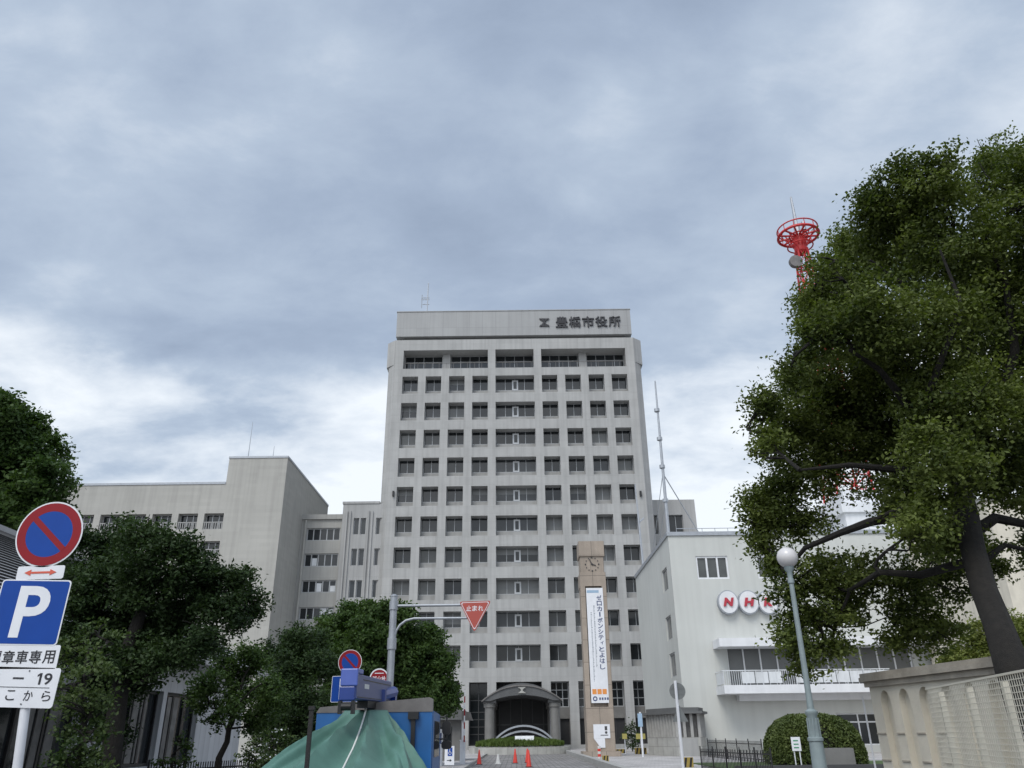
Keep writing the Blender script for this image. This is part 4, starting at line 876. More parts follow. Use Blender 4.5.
# behind the arcaded wall on the right
tree('broadleaf_tree', 'yellow-green tree behind the cornice of the arcaded wall', 'tree', (at(985, 720, 34).x, 34, 0.12),
     [((at(985, 720, 34).x, 34, 0.1), 0.2), (tuple(at(985, 690, 34)), 0.17), (tuple(at(987, 650, 34)), 0.1)],
     pxb([(965, 650, 15), (985, 635, 17), (1008, 628, 18), (975, 665, 18), (1000, 655, 20), (1025, 640, 22), (950, 668, 12), (1030, 670, 24), (955, 660, 9)], 34, 1.0, 29), L_YEL, 0.14, 0.08, 220, 0.18, 26, 29, shell=0.3)
def hedge():
    c = at(812, 740, 42.2); t = thing('clipped_bush', 'large clipped dome bush on the lawn before the pale green-white building', 'bush', (c.x, 42.2, 0.12))
    rg = np.random.default_rng(31); rx = 46.5*mpp(c); top = at(812, 713, 42.2).z; N = 26000
    d = rg.normal(size=(N, 3)); d /= np.linalg.norm(d, axis=1)[:, None]; d[:, 2] = np.abs(d[:, 2])
    h = np.sign(d)*np.abs(d)**0.72; r = 0.93+0.07*rg.random(N)+0.012*np.sin(d[:, 0]*17)*np.sin(d[:, 2]*15)
    P = np.stack([c.x+h[:, 0]*rx*r, 42.2+h[:, 1]*2.2*r, 0.15+h[:, 2]*(top-0.15)*r], 1)
    P[:, 2] = np.maximum(P[:, 2], 0.15)
    leaf_mesh('foliage', P, rg, 0.11, 0.075, L_HEDGE, t, nrm=d*1.2)
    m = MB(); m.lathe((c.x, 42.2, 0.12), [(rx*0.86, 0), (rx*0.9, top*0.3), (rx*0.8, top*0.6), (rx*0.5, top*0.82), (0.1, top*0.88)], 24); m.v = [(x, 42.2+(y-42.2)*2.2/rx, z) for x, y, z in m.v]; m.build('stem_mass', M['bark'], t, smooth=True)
hedge()
# lawn strip
p0, p1 = gr(742, 757, 0.12), gr(875, 760, 0.12)
bm_ = MB(); bm_.box(9.2, 22, 36, 46, 0.10, 0.16); tag(bm_.build('lawn', M['grass'], None, kind='s'), kind='structure')
bm_ = MB(); bm_.box(9.0, 22, 35.82, 35.998, 0.10, 0.34); tag(bm_.build('lawn_kerb', M['darkalu'], None, kind='s'), kind='structure')
def lawn_sign():
    Y = 37; p = at(795.5, 741, Y); t = thing('lawn_sign', 'small white sign with green print standing on the lawn before the dome bush', 'sign', (p.x, Y, 0.16)); F = Fr((0, Y, 0)); w = 4.5*mpp(p)
    z0, z1 = at(795, 751, Y).z, at(795, 737, Y).z; m = MB(); m.fbox(F, p.x-w, p.x+w, z0, z1, 0, 0.03); b = m.build('board', M['sign_white'], t)
    m = MB()
    for k in range(3): m.fbox(F, p.x-w*0.6, p.x+w*0.5, z0+(z1-z0)*(0.2+0.25*k), z0+(z1-z0)*(0.28+0.25*k), 0.032, 0.04)
    m.build('print', M['signgreen'], b); m = MB(); m.fbox(F, p.x-w*0.7, p.x-w*0.5, 0.14, z1, -0.04, -0.002); m.fbox(F, p.x+w*0.5, p.x+w*0.7, 0.14, z1, -0.04, -0.002); m.build('legs', M['pole_white'], t)
    p = at(838, 751.5, 36.6); t = thing('name_stone', 'low dark grey stone name slab at the foot of the dome bush', 'stone slab', (p.x, 36.6, 0.16)); F = Fr((0, 36.6, 0)); w = 16*mpp(p)
    m = MB(); m.rrect(F, p.x-w, p.x+w, 0.14, at(838, 748, 36.6).z, 0.05, -0.3, 0); m.build('slab', M['granite2'], t); m = MB(); m.box(p.x-w*1.1, p.x+w*1.1, 36.4, 37.1, 0.10, 0.26); m.build('plinth', M['stone'], t)
lawn_sign()

# ------------------------------------------------------------------ white house on the left with a ribbed metal roof
def house():
    X = -9.7; Ye0, Ye1 = 6.0, 30.0; ze = 4.05; xr, zr = -15.2, 7.2; dr = -0.06
    t = thing('white_house', 'long low white house with ribbed grey metal roof and dark curtained windows', 'house', (-12.5, 20, 0))
    F = Fr((X, 0, 0), (0, 1, 0), (0, 0, 1), (1, 0, 0))
    ops = [(9.5, 12.8, 1.0, 2.7), (15.6, 18.8, 1.0, 2.7), (20.8, 23.1, 0.95, 2.8), (23.35, 25.8, 0.95, 2.8)]
    w = MB(); w.facade(F, Ye0, Ye1, 0, ze, ops, 0.25)
    for y in (Ye0, Ye1): w.add([(X, y, 0), (X-11, y, 0), (X-11, y, ze), (xr, y, zr-0.1), (X, y, ze)], [(0, 1, 2, 3, 4)])
    w.box(X-10.9, X-0.5, Ye0+.1, Ye1-.1, 0, ze-.2); w.build('wall', M['house'], t)
    for k, o in enumerate(ops):
        wd = window(t, F, *o, -0.2, 3, fw=0.08, frame=M['black'], glass=M['glass'])
        c = MB(); rg = random.Random(k); a, b_, c0, d0 = o
        for q in range(int((b_-a)/0.45)):
            if rg.random() < 0.55: c = MB(); c.fbox(F, a+q*0.45+0.05, a+q*0.45+0.38, c0+0.1, d0-0.1, -0.198, -0.17); c.build('curtain', M['curtain'], wd)
    r = MB(); n = 26; X2 = X+0.7; ze2 = ze-0.38
    d = Vector((xr-X2, 0, zr-ze2)); nn = Vector((zr-ze2, 0, -(xr-X2))).normalized()
    for i in range(n):          # stepped ribs parallel to the ridge
        a = Vector((X2, 0, ze2))+d*(i/n); b_ = Vector((X2, 0, ze2))+d*((i+1)/n); up = nn*0.045
        P = [a, a+up, b_, b_-nn*0.06, a-nn*0.06]
        Q = [(p.x, Ye0-0.5, p.z) for p in P]+[(p.x, Ye1+0.5, p.z) for p in P]; r.cm = 1; r.add(Q, [(0, 1, 6, 5)]); r.cm = 0; r.add(Q, [(1, 2, 7, 6), (3, 4, 9, 8), (0, 4, 3, 2, 1), (5, 6, 7, 8, 9)])  # riser faces coloured black to stand for the shadow gaps between ribs
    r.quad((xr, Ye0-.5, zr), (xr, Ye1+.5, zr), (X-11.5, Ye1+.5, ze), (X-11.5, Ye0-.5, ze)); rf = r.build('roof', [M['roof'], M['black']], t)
    g = MB(); g.box(X2, X2+0.12, Ye0-.5, Ye1+.5, ze2-0.12, ze2-0.01); g.build('gutter', M['alu'], rf)
    g = MB(); g.box(xr-0.15, xr+0.15, Ye0-.5, Ye1+.5, zr+0.05, zr+0.2); g.build('ridge_cap', M['roof'], rf)
house()

# ------------------------------------------------------------------ road signs
def sign_text(mb, F, s, uc, vc, cw, chh, gap, w0, w1, bold=0.01, heights=None):
    n = len(s); tot = n*cw+(n-1)*gap; u = uc-tot/2
    for i, c in enumerate(s):
        text(mb, F, c, u, u+cw, vc-chh/2, vc+chh/2, w0, w1, bold); u += cw+gap
def no_parking_disc(parent, F, u, v, r, w, name='no_parking_disc'):
    m = MB(); m.disc(F, u, v, r, w-0.004, w, 48); o = m.build(name, M['sign_white'], parent)
    m = MB(); m.ring(F, u, v, r*0.70, r*0.955, w+0.001, w+0.003, 48)
    c, s = math.cos(R_(-45)), math.sin(R_(-45)); h = r*0.085; L_ = r*0.71
    m.add([F.p(u+c*a*L_-s*b*h, v+s*a*L_+c*b*h, w+0.0042) for a, b in ((-1, -1), (1, -1), (1, 1), (-1, 1))], [(0, 1, 2, 3)]); m.build('red_ring', M['sign_red'], o)
    m = MB(); m.disc(F, u, v, r*0.705, w+0.0005, w+0.0022, 48); m.build('blue_field', M['sign_blue'], o)
    return o
def p_board(parent, F, u, v, h, w):
    m = MB(); m.rrect(F, u-h, u+h, v-h*0.90, v+h*0.90, h*0.1, w-0.004, w); o = m.build('parking_board', M['sign_white'], parent)
    m = MB(); m.rrect(F, u-h*0.965, u+h*0.965, v-h*0.865, v+h*0.865, h*0.08, w+0.0005, w+0.002); m.build('blue_field', M['sign_blue'], o)
    m = MB(); text(m, F, 'P', u-h*0.42, u+h*0.52, v-h*0.70, v+h*0.72, w+0.0022, w+0.004, 0.02); m.build('letter', M['sign_white'], o)
    return o
def parking_sign():
    Y = 6.9; p = at(31.5, 613, Y); g = at(8, 800, Y)
    bx = at(14, 768, Y); t = thing('parking_sign', 'near white sign post with no-parking disc, blue P board and Japanese time plates', 'road sign', (bx.x-0.09, Y+0.03, 0))
    top = at(47, 540, Y); m = MB(); m.tube([(bx.x-0.075, Y+0.06, 0), (bx.x, Y+0.045, bx.z), tuple(at(25.5, 707, Y+0.045)), (top.x-0.01, Y+0.045, top.z+0.2)], 0.038, 12); m.build('pole', M['pole_white'], t, smooth=True)
    def FF(px, py, roll, yaw=0.0):
        c = at(px, py, Y); u = Vector((math.cos(roll)*math.cos(yaw), math.sin(yaw), math.sin(roll))); v = Vector((-math.sin(roll), 0, math.cos(roll))); w = u.cross(v); return Fr(c, u, v, w), mpp(c)
    F, k = FF(49.3, 534, R_(3)); no_parking_disc(t, F, 0, 0, 33*k, 0.0)
    F, k = FF(40.5, 572.5, R_(1)); m = MB(); m.rrect(F, -23.5*k, 23.5*k, -6.6*k, 6.6*k, 2*k, -0.004, 0); o = m.build('arrow_plate', M['sign_white'], t)
    m = MB(); m.fbox(F, -11*k, 11*k, -1.0*k, 1.0*k, 0.001, 0.003)
    for s in (-1, 1): m.prism(F, [(s*16*k, 0), (s*9.5*k, 3.0*k), (s*9.5*k, -3.0*k)][::-s], 0.001, 0.0035)
    m.build('red_arrow', M['arrow_red'], o)
    F, k = FF(29.5, 612, R_(-1.5)); p_board(t, F, 0, 0, 35.2*k, 0.002)
    F, k = FF(23.5, 657, R_(-0.5)); m = MB(); m.rrect(F, -35*k, 35*k, -11.3*k, 11.3*k, 2*k, -0.004, 0); o = m.build('permit_plate', M['sign_white'], t)
    m = MB(); sign_text(m, F, '標章車専用', -1.5*k, 0, 11.6*k, 12.5*k, 1.9*k, 0.001, 0.003, 0.012); m.build('lettering', M['letter'], o)
    F, k = FF(22.5, 687.3, R_(-2.0)); m = MB(); m.rrect(F, -34.5*k, 34.5*k, -18.8*k, 18.8*k, 3*k, -0.004, 0); o = m.build('hours_plate', M['sign_white'], t)
    m = MB(); m.prism(F, [(14.7*k, 3.0*k), (16.8*k, 3.0*k), (16.8*k, 13.8*k), (14.9*k, 13.8*k), (12.4*k, 12.0*k), (12.4*k, 10.3*k), (14.7*k, 11.6*k)], 0.001, 0.003); text(m, F, '9', 19.5*k, 27.5*k, 3.0*k, 13.8*k, 0.001, 0.003, 0.012); text(m, F, '8', -33*k, -26*k, 3.0*k, 13.8*k, 0.001, 0.003, 0.025); m.fbox(F, -12*k, -1*k, 7.6*k, 9.2*k, 0.001, 0.003)
    m.fbox(F, -30*k, 27*k, -0.2*k, 0.3*k, 0.001, 0.003)
    for uu_, vv_ in ((3*k, 15.5*k), (3*k, -15.5*k)): m.disc(F, uu_, vv_, 0.7*k, 0.0012, 0.006, 10)
    sign_text(m, F, 'ここから', -1*k, -7.5*k, 9*k, 9.5*k, 9*k, 0.001, 0.003, 0.004); m.build('lettering', M['letter'], o)
parking_sign()
def far_parking_sign():
    Y = 20; p = at(350, 662, Y); t = thing('parking_sign', 'distant no-parking disc above a blue board, rising behind the crane truck', 'road sign', (p.x-0.12, Y+0.04, 0)); F = Fr((0, Y, 0)); k = mpp(p)
    m = MB(); m.tube([(p.x-0.12, Y+0.05, 0), (p.x-0.03, Y+0.05, p.z+0.2)], 0.038, 10); m.build('pole', M['pole_white'], t, smooth=True); no_parking_disc(t, F, p.x, p.z, 11.8*k, 0)
    q = at(345, 689, Y); p_board(t, F, q.x, q.z, 13.5*k, 0)
    Y = 25; p = at(379, 678.5, Y); t = thing('hydrant_sign', 'round red fire hydrant sign with white characters beside the stop sign pole', 'road sign', (p.x, Y+0.04, 0)); F = Fr((0, Y, 0)); k = mpp(p)
    m = MB(); m.tube([(p.x, Y+0.05, 0), (p.x, Y+0.05, p.z+0.25)], 0.038, 10); m.build('pole', M['sign_red'], t, smooth=True)
    m = MB(); m.disc(F, p.x, p.z, 9.6*k, -0.005, 0, 40); o = m.build('disc', M['sign_white'], t); m = MB(); m.disc(F, p.x, p.z, 8.3*k, 0.001, 0.003, 40); m.build('red_field', M['sign_red'], o)
    m = MB(); sign_text(m, F, '消火栓', p.x, p.z-0.8*k, 4.2*k, 6.2*k, 0.3*k, 0.0032, 0.005, 0.012); m.fbox(F, p.x-4.5*k, p.x+4.5*k, p.z+4.6*k, p.z+5.3*k, 0.0032, 0.005); m.build('lettering', M['sign_white'], o)
far_parking_sign()
def stop_sign():
    Y = 21; b = at(389.5, 690, Y); top = at(388.5, 597, Y); t = thing('stop_sign', 'grey pole with two arms holding a red inverted triangle stop sign over the drive', 'road sign', (b.x, Y, 0))
    m = MB(); m.tube([(b.x, Y, 0), (b.x, Y, top.z)], [0.098, 0.09], 14); m.lathe((b.x, Y, top.z), [(0.1, 0), (0.1, 0.03), (0.03, 0.07)], 12)
    m.lathe((b.x, Y, at(389, 647, Y).z-0.06), [(0.118, 0), (0.118, 0.28)], 12); m.lathe((b.x, Y, at(389, 606, Y).z-0.1), [(0.112, 0), (0.112, 0.22)], 12); m.build('pole', M['steel'], t, smooth=True)
    m = MB(); c = at(475, 613, Y); k = mpp(c); z1 = at(425, 605.5, Y).z; m.tube([(b.x, Y, z1), (c.x+0.1, Y, z1)], 0.035, 10)
    P = [at(394, 648, Y), at(394, 640, Y), at(396, 631, Y), at(400, 625, Y), at(406, 620.5, Y), at(414, 618.5, Y), at(440, 618.3, Y), at(478, 618, Y)]; m.tube([(b.x, Y, P[0].z)]+P, 0.032, 10); m.build('arm', M['steel'], t, smooth=True)
    F = Fr((0, Y-0.06, 0)); tl, tr, bt = at(460, 602.5, Y), at(490.5, 601.5, Y), at(474.5, 631.5, Y)
    def tri(s): 
        cx, cz = (tl.x+tr.x+bt.x)/3, (tl.z+tr.z+bt.z)/3; pts = [(cx+(p.x-cx)*s, cz+(p.z-cz)*s) for p in (bt, tr, tl)]; out = []
        for i in range(3):
            p, a, q = pts[i-1], pts[i], pts[(i+1) % 3]; f = 0.07; out += [(a[0]+(p[0]-a[0])*f, a[1]+(p[1]-a[1])*f), (a[0]+((p[0]+q[0])/2-a[0])*f*0.6, a[1]+((p[1]+q[1])/2-a[1])*f*0.6), (a[0]+(q[0]-a[0])*f, a[1]+(q[1]-a[1])*f)]
        return out
    m = MB(); m.prism(F, tri(1.05), -0.01, 0); o = m.build('triangle', M['stop_red'], t)
    m = MB(); m.prism(F, tri(0.96), 0.001, 0.002); m.build('white_line', M['sign_white'], o); m = MB(); m.prism(F, tri(0.90), 0.0025, 0.004); m.build('red_field', M['stop_red'], o)
    m = MB(); sign_text(m, F, '止まれ', c.x-0.2*k, c.z+4.2*k, 5.0*k, 5.2*k, 1.0*k, 0.0045, 0.006, 0.014); m.build('lettering', M['sign_white'], o)
stop_sign()
def sign_backs():
    Y = 28; c = at(677.8, 691, Y); k = mpp(c); b = at(682.5, 766, Y); t = thing('road_sign', 'white sign post by the gatehouse showing the grey backs of a disc and a triangle', 'road sign', (b.x, Y, 0.0)); F = Fr((0, Y, 0))
    m = MB(); m.tube([(b.x+0.02, Y, 0), (c.x-0.06, Y, c.z+0.32)], 0.05, 10); m.build('pole', M['pole_white'], t, smooth=True)
    m = MB(); m.disc(F, c.x, c.z, 8*k, -0.075, -0.06, 36); m.fbox(F, c.x-6.5*k, c.x+6.5*k, c.z+2*k, c.z+3*k, -0.059, -0.05); m.fbox(F, c.x-6.5*k, c.x+6.5*k, c.z-3*k, c.z-2*k, -0.059, -0.05); m.build('disc', M['mirrorback'], t)
    d = at(680, 714, Y); m = MB(); m.prism(F, [(d.x-7.5*k, d.z-7*k), (d.x+8*k, d.z-7*k), (d.x+0.5*k, d.z+8*k)], -0.075, -0.06); m.build('triangle', M['mirrorback'], t)
sign_backs()

# ------------------------------------------------------------------ street lamp
def lamp():
    Y = 12.8; g = at(787.3, 557.5, Y); x = g.x; r = 10.2*mpp(g); Z = lambda y: at(800, y, Y).z
    t = thing('street_lamp', 'green-grey street lamp with white globe and fluted base on the right', 'street lamp', (x, Y, 0.0))
    z1 = g.z-r
    m = MB(); m.v = []; S = 0.60; m.lathe((x, Y, 0), [(a*S, h) for a, h in [(0.30, 0), (0.30, 0.12), (0.24, 0.16), (0.22, 0.5), (0.19, 0.55), (0.165, Z(742)), (0.19, Z(741)), (0.19, Z(738)), (0.15, Z(737)), (0.125, Z(716)), (0.155, Z(714)), (0.155, Z(711.5)), (0.085, Z(709)), (0.075, Z(690)), (0.062, Z(584)), (0.085, Z(583)), (0.085, Z(580)), (0.065, Z(578)), (0.075, Z(572)), (0.13, z1-0.02), (0.13, z1+0.03)]], 18); m.build('post', M['lamp'], t, smooth=True)
    m = MB()
    for i in range(10):
        a = 2*math.pi*i/10; m.tube([(x+0.099*math.cos(a), Y+0.099*math.sin(a), 0.6), (x+0.078*math.cos(a), Y+0.078*math.sin(a), Z(718))], 0.015, 5)
    m.build('fluting', M['lamp'], t); m = MB(); m.ball(g, r, 24, 16); m.build('globe', M['globe'], t, smooth=True)
lamp()

# ------------------------------------------------------------------ arcaded wall and lattice fence on the right
def arcade():
    a = at(867, 676, 16.2); z = a.z; d = ray(1014, 657); s = (z-1.6)/d.z; b = CO+d*s
    u = Vector((b.x-a.x, b.y-a.y, 0)); Ln = u.length; u.normalize(); w = Vector((u.y, -u.x, 0))
    if w.x > 0: w = -w
    t = thing('arcaded_wall', 'cream garden wall with blind arches and a moulded cornice', 'wall', ((a.x+b.x)/2, (a.y+b.y)/2, 0)); F = Fr((a.x, a.y, 0), u, (0, 0, 1), w)
    ext = Ln+0.1
    # arch positions from the picture
    def uu(px, py=720):
        dd = ray(px, py); n = w; tt = (Vector((a.x, a.y, 0))-CO).dot(n)/dd.dot(n); P = CO+dd*tt; return (P-F.o).dot(u)
    spans = [(uu(879, 692), uu(889, 692)), (uu(897, 690), uu(908, 690)), (uu(917, 688), uu(929, 688)), (uu(938.5, 686), uu(951.5, 686)), (uu(961, 683), uu(975, 683)), (uu(985, 681), uu(1000, 681))]
    top = at(884, 691, 16).z; top = z-(z-1.6)*0.29
    m = MB(); hd = []; dp = 0.12; zt = z-0.05
    us = [0]+[q for s_ in spans for q in s_]+[ext]
    for i in range(0, len(us), 2): m.quad(F.p(us[i], 0), F.p(us[i+1], 0), F.p(us[i+1], zt), F.p(us[i], zt))
    for s0, s1 in spans:
        r = (s1-s0)/2; c = (s0+s1)/2; sp = top-r*1.5; n = 14
        arcp = [(c-r*math.cos(math.pi*i/n), sp+1.5*r*math.sin(math.pi*i/n)) for i in range(n+1)]
        for p, q in zip(arcp[:-1], arcp[1:]):
            m.quad(F.p(*p), F.p(*q), F.p(q[0], zt), F.p(p[0], zt)); m.quad(F.p(*p), F.p(*p, -dp), F.p(*q, -dp), F.p(*q))
        m.quad(F.p(s0, 0), F.p(s0, sp), F.p(s0, sp, -dp), F.p(s0, 0, -dp)); m.quad(F.p(s1, 0), F.p(s1, 0, -dp), F.p(s1, sp, -dp), F.p(s1, sp))
        m.quad(F.p(s0, 0, -dp), F.p(s1, 0, -dp), F.p(s1, top+0.01, -dp), F.p(s0, top+0.01, -dp))
    m.quad(F.p(0, 0), F.p(0, zt), F.p(0, zt, -0.5), F.p(0, 0, -0.5)); m.quad(F.p(ext, 0), F.p(ext, 0, -0.5), F.p(ext, zt, -0.5), F.p(ext, zt)); m.quad(F.p(0, 0, -0.5), F.p(0, zt, -0.5), F.p(ext, zt, -0.5), F.p(ext, 0, -0.5))
    # raised jamb bands and string courses
    wall = m.build('wall', M['stucco'], t)
    m = MB()
    prev = 0
    for i, (s0, s1) in enumerate(spans[:4]):
        for zz in (1.1, 1.55, 2.0, 2.45):
            if zz < top-0.5: m.fbox(F, prev+0.01, s0-0.015, zz-0.012, zz+0.012, 0.002, 0.02)
        prev = s1+0.015
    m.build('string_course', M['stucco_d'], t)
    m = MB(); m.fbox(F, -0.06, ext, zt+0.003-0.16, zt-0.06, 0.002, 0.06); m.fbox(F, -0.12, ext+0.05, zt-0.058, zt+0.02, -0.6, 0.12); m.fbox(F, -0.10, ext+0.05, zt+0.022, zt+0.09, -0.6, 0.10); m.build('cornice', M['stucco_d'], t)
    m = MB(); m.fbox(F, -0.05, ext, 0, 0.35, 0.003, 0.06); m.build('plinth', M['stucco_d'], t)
    m = MB(); m.tube([tuple(F.p(-0.12, 0, 0.1)), tuple(F.p(-0.12, 2.2, 0.1))], 0.018, 8); m.build('downpipe', M['pole_white'], t)
arcade()
def lattice():
    a = at(927, 690, 10.6); z = a.z; d = ray(1045, 668); s = (z-1.6)/d.z; b = CO+d*s
    u = Vector((b.x-a.x, b.y-a.y, 0)); Ln = u.length; u.normalize(); w = Vector((u.y, -u.x, 0)); w = -w if w.x > 0 else w
    t = thing('lattice_fence', 'cream square-mesh lattice fence in front of the arcaded wall', 'fence', ((a.x+b.x)/2, (a.y+b.y)/2, 0)); F = Fr((a.x, a.y, 0), u, (0, 0, 1), w)
    m = MB(); st = 0.06; n = int(Ln/st)
    for i in range(n+1): m.fbox(F, i*st, i*st+0.0055, 0.25, z, 0.0, 0.006)
    k = int((z-0.25)/0.055)
    for i in range(k+1): m.fbox(F, 0, Ln, 0.25+i*0.055, 0.25+i*0.055+0.007, 0.0065, 0.016)
    m.fbox(F, 0, Ln, z, z+0.02, -0.004, 0.02); m.build('mesh_panel', M['lattice'], t)
    for i in range(3):
        q = MB(); x = 0.35+i*1.1; q.fbox(F, x, x+0.06, 0, z-0.04, -0.08, -0.02); q.build('post', M['lattice'], t)
    m = MB(); m.fbox(F, -0.1, Ln+0.1, 0, 0.25, -0.12, 0.08); m.build('footing', M['kerb'], t)
lattice()
def far_right_block():
    Y = 52; x0 = at(1001, 560, Y).x; z1 = at(1010, 500, Y).z; t = thing('beige_block', 'plain beige block at the right edge behind the big tree', 'building', (x0+8, Y+6, 0))
    F = Fr((0, Y, 0)); ops = [(x0+3+4*i, x0+5.2+4*i, 3+3.6*k, 5+3.6*k) for i in range(3) for k in range(3)]; m = MB(); m.facade(F, x0, x0+16, 0, z1, ops, 0.3); m.quad((x0, Y, 0), (x0, Y+12, 0), (x0, Y+12, z1), (x0, Y, z1)); m.quad((x0, Y, z1), (x0+16, Y, z1), (x0+16, Y+12, z1), (x0, Y+12, z1)); m.box(x0+.2, x0+15.9, Y+0.5, Y+11.9, 0, z1-.2); m.build('wall', M['stucco'], t)
    for o in ops: window(t, F, *o, -0.25, 2)
    m = MB(); m.fbox(F, x0-0.1, x0+16.1, z1+.003, z1+0.3, -12, 0.1); m.build('coping', M['kerb'], t)
far_right_block()

# ------------------------------------------------------------------ gatehouse and forecourt furniture
def gatehouse():
    Y = 64.5; l = at(648, 740, Y); r = at(707, 740, Y-1); t = thing('gatehouse', 'small polygonal stone gatehouse with louvred upper walls and a thin grey roof', 'gatehouse', ((l.x+r.x)/2, Y+1.5, 0.12))
    Z = lambda y: at(675, y, Y-3.5).z; xa, xb = l.x, r.x; wd = xb-xa; c = [(xa, Y), (at(678, 740, Y-4.2).x, Y-4.2), (at(701, 740, Y-4.0).x, Y-4.0), (xb-0.3, Y-2), (xb, Y+1.6), (xa+0.5, Y+1.8)]
    U = Fr((0, 0, 0), (1, 0, 0), (0, 1, 0), (0, 0, 1)); zb, zm, ze = 0.1, Z(737.5), Z(714)
    m = MB(); m.prism(U, c, zb, zm); m.build('stone_base', M['stone'], t)
    ins = lambda k: [(xa+wd/2+(x-xa-wd/2)*k, Y-1.2+(y-Y+1.2)*k) for x, y in c]
    m = MB(); m.prism(U, ins(0.86), zm+.003, ze-0.05); m.build('inner_wall', M['curtain'], t)
    m = MB(); q = ins(0.97)
    for (x0, y0), (x1, y1) in zip(q[:4], q[1:5]):
        L_ = math.hypot(x1-x0, y1-y0); n = max(2, int(L_/0.42))
        for i in range(n+1):
            if i == n: continue
            s = i/n; px, py = x0+(x1-x0)*s, y0+(y1-y0)*s; m.bar((px, py, zm+.003), (px, py, ze), 0.2, 0.14)
    m.build('louvre', M['kerb'], t)
    m = MB(); m.prism(U, ins(1.16), ze+.003, ze+0.16); m.prism(U, ins(1.0), ze+0.163, ze+0.42); m.build('roof', M['roof_d'], t)
    m = MB(); e0, e1 = c[1], c[2]; F = Fr((e0[0], e0[1], 0), (e1[0]-e0[0], e1[1]-e0[1], 0), (0, 0, 1), (e1[1]-e0[1], -(e1[0]-e0[0]), 0)); Lf = math.hypot(e1[0]-e0[0], e1[1]-e0[1])
    m.fbox(F, Lf*0.1, Lf*0.85, zb, zm-0.05, 0.01, 0.05); m.build('door', M['parapet'], t)
gatehouse()
def booth():
    Y = 56; x0, x1 = at(428, 725, Y).x, at(466, 725, Y).x; z1, z2 = at(447, 720, Y).z, at(447, 707, Y-0.5).z; t = thing('parking_booth', 'dark roofed parking booth left of the driveway', 'booth', ((x0+x1)/2, Y+1.3, 0.12))
    m = MB(); m.prism(Fr((0, Y-0.6, 0)), [(x0-0.4, z1), (x1+0.35, z1), (x1-0.3, z2), (x0+0.3, z2)], -3.4, 0.0); m.build('roof', M['roof_d'], t)
    m = MB(); F = Fr((0, Y, 0)); m.facade(F, x0, x1-0.35, 0.1, z1-.003, [(x0+0.5, x1-0.9, 1.1, z1-0.4)], 0.1); m.box(x0, x1-0.35, Y+0.12, Y+2.6, 0.1, z1-.003); m.build('wall', M['granite2'], t); window(t, F, x0+0.5, x1-0.9, 1.1, z1-0.4, -0.06, 2, frame=M['darkalu'])
    # barrier post with raised arm
    Y = 50; p = at(462.5, 750, Y); t = thing('barrier_gate', 'white barrier cabinet with its red and white arm raised upright', 'barrier', (p.x, Y, 0.12)); w = 2.6*mpp(p)
    m = MB(); m.box(p.x-w, p.x+w, Y, Y+0.35, 0.1, at(462, 741, Y).z); m.box(p.x-w-.02, p.x+w+.02, Y-.02, Y+0.37, at(462, 741, Y).z+.002, at(462, 741, Y).z+0.06); m.build('cabinet', M['pole_white'], t)
    ztop = at(464, 690, Y).z; z0 = 0.9; n = 9; m = MB()
    for i in range(n):
        m.cm = i % 2; m.box(p.x+w*0.4, p.x+w*0.4+0.07, Y-0.08, Y-0.03, z0+(ztop-z0)*i/n, z0+(ztop-z0)*(i+1)/n-.001)
    m.build('arm', [M['pole_white'], M['sign_red']], t)
    q = at(467, 716, 51); t = thing('camera_pole', 'white pole with a small hooded camera beside the parking booth', 'camera pole', (q.x-0.25, 51, 0.12)); m = MB(); m.tube([(q.x-0.25, 51, 0.1), (q.x-0.25, 51, q.z+0.6)], 0.06, 8); m.build('pole', M['pole_white'], t)
    m = MB(); m.prism(Fr((0, 50.8, 0)), [(q.x-0.3, q.z-0.25), (q.x+0.35, q.z-0.25), (q.x+0.2, q.z+0.2), (q.x-0.3, q.z+0.3)], -0.4, 0); m.build('hood', M['edge_grey'], t)
    Y = 44; p = at(449.5, 755, Y); t = thing('accessible_parking_sign', 'white board with blue wheelchair symbol and arrow beside the truck', 'sign', (p.x, Y, 0.12)); F = Fr((0, Y, 0)); w = 4.8*mpp(p); z0, z1 = at(449, 765, Y).z, at(449, 746, Y).z
    m = MB(); m.fbox(F, p.x-w, p.x+w, max(z0, 0.2), z1, 0, 0.04); b = m.build('board', M['sign_white'], t); k = mpp(p)
    m = MB(); m.fbox(F, p.x-w*0.35, p.x+w*0.6, z1-9*k, z1-1.5*k, 0.042, 0.05); m.build('blue_square', M['sign_blue'], b)
    m = MB(); cx, cz = p.x+w*0.1, z1-6.4*k; m.ring(F, cx, cz, 1.1*k, 1.5*k, 0.051, 0.056, 16); m.disc(F, cx-0.3*k, cz+3.9*k, 0.55*k, 0.051, 0.056, 10); m.fbox(F, cx-0.5*k, cx, cz+0.6*k, cz+3.1*k, 0.051, 0.056); m.fbox(F, cx, cx+1.3*k, cz+0.6*k, cz+1.1*k, 0.051, 0.056); m.build('wheelchair_symbol', M['sign_white'], b)
    m = MB(); zz = z1-13*k; m.fbox(F, p.x-w*0.5, p.x+w*0.15, zz-0.3*k, zz+0.3*k, 0.042, 0.05); m.prism(F, [(p.x+w*0.5, zz), (p.x+w*0.1, zz+1.2*k), (p.x+w*0.1, zz-1.2*k)], 0.042, 0.05); m.build('arrow', M['letter'], b)
    m = MB(); m.fbox(F, p.x-w*0.8, p.x-w*0.6, 0.1, z1-0.05, -0.05, -0.002); m.fbox(F, p.x+w*0.6, p.x+w*0.8, 0.1, z1-0.05, -0.05, -0.002); m.build('legs', M['alu'], t)
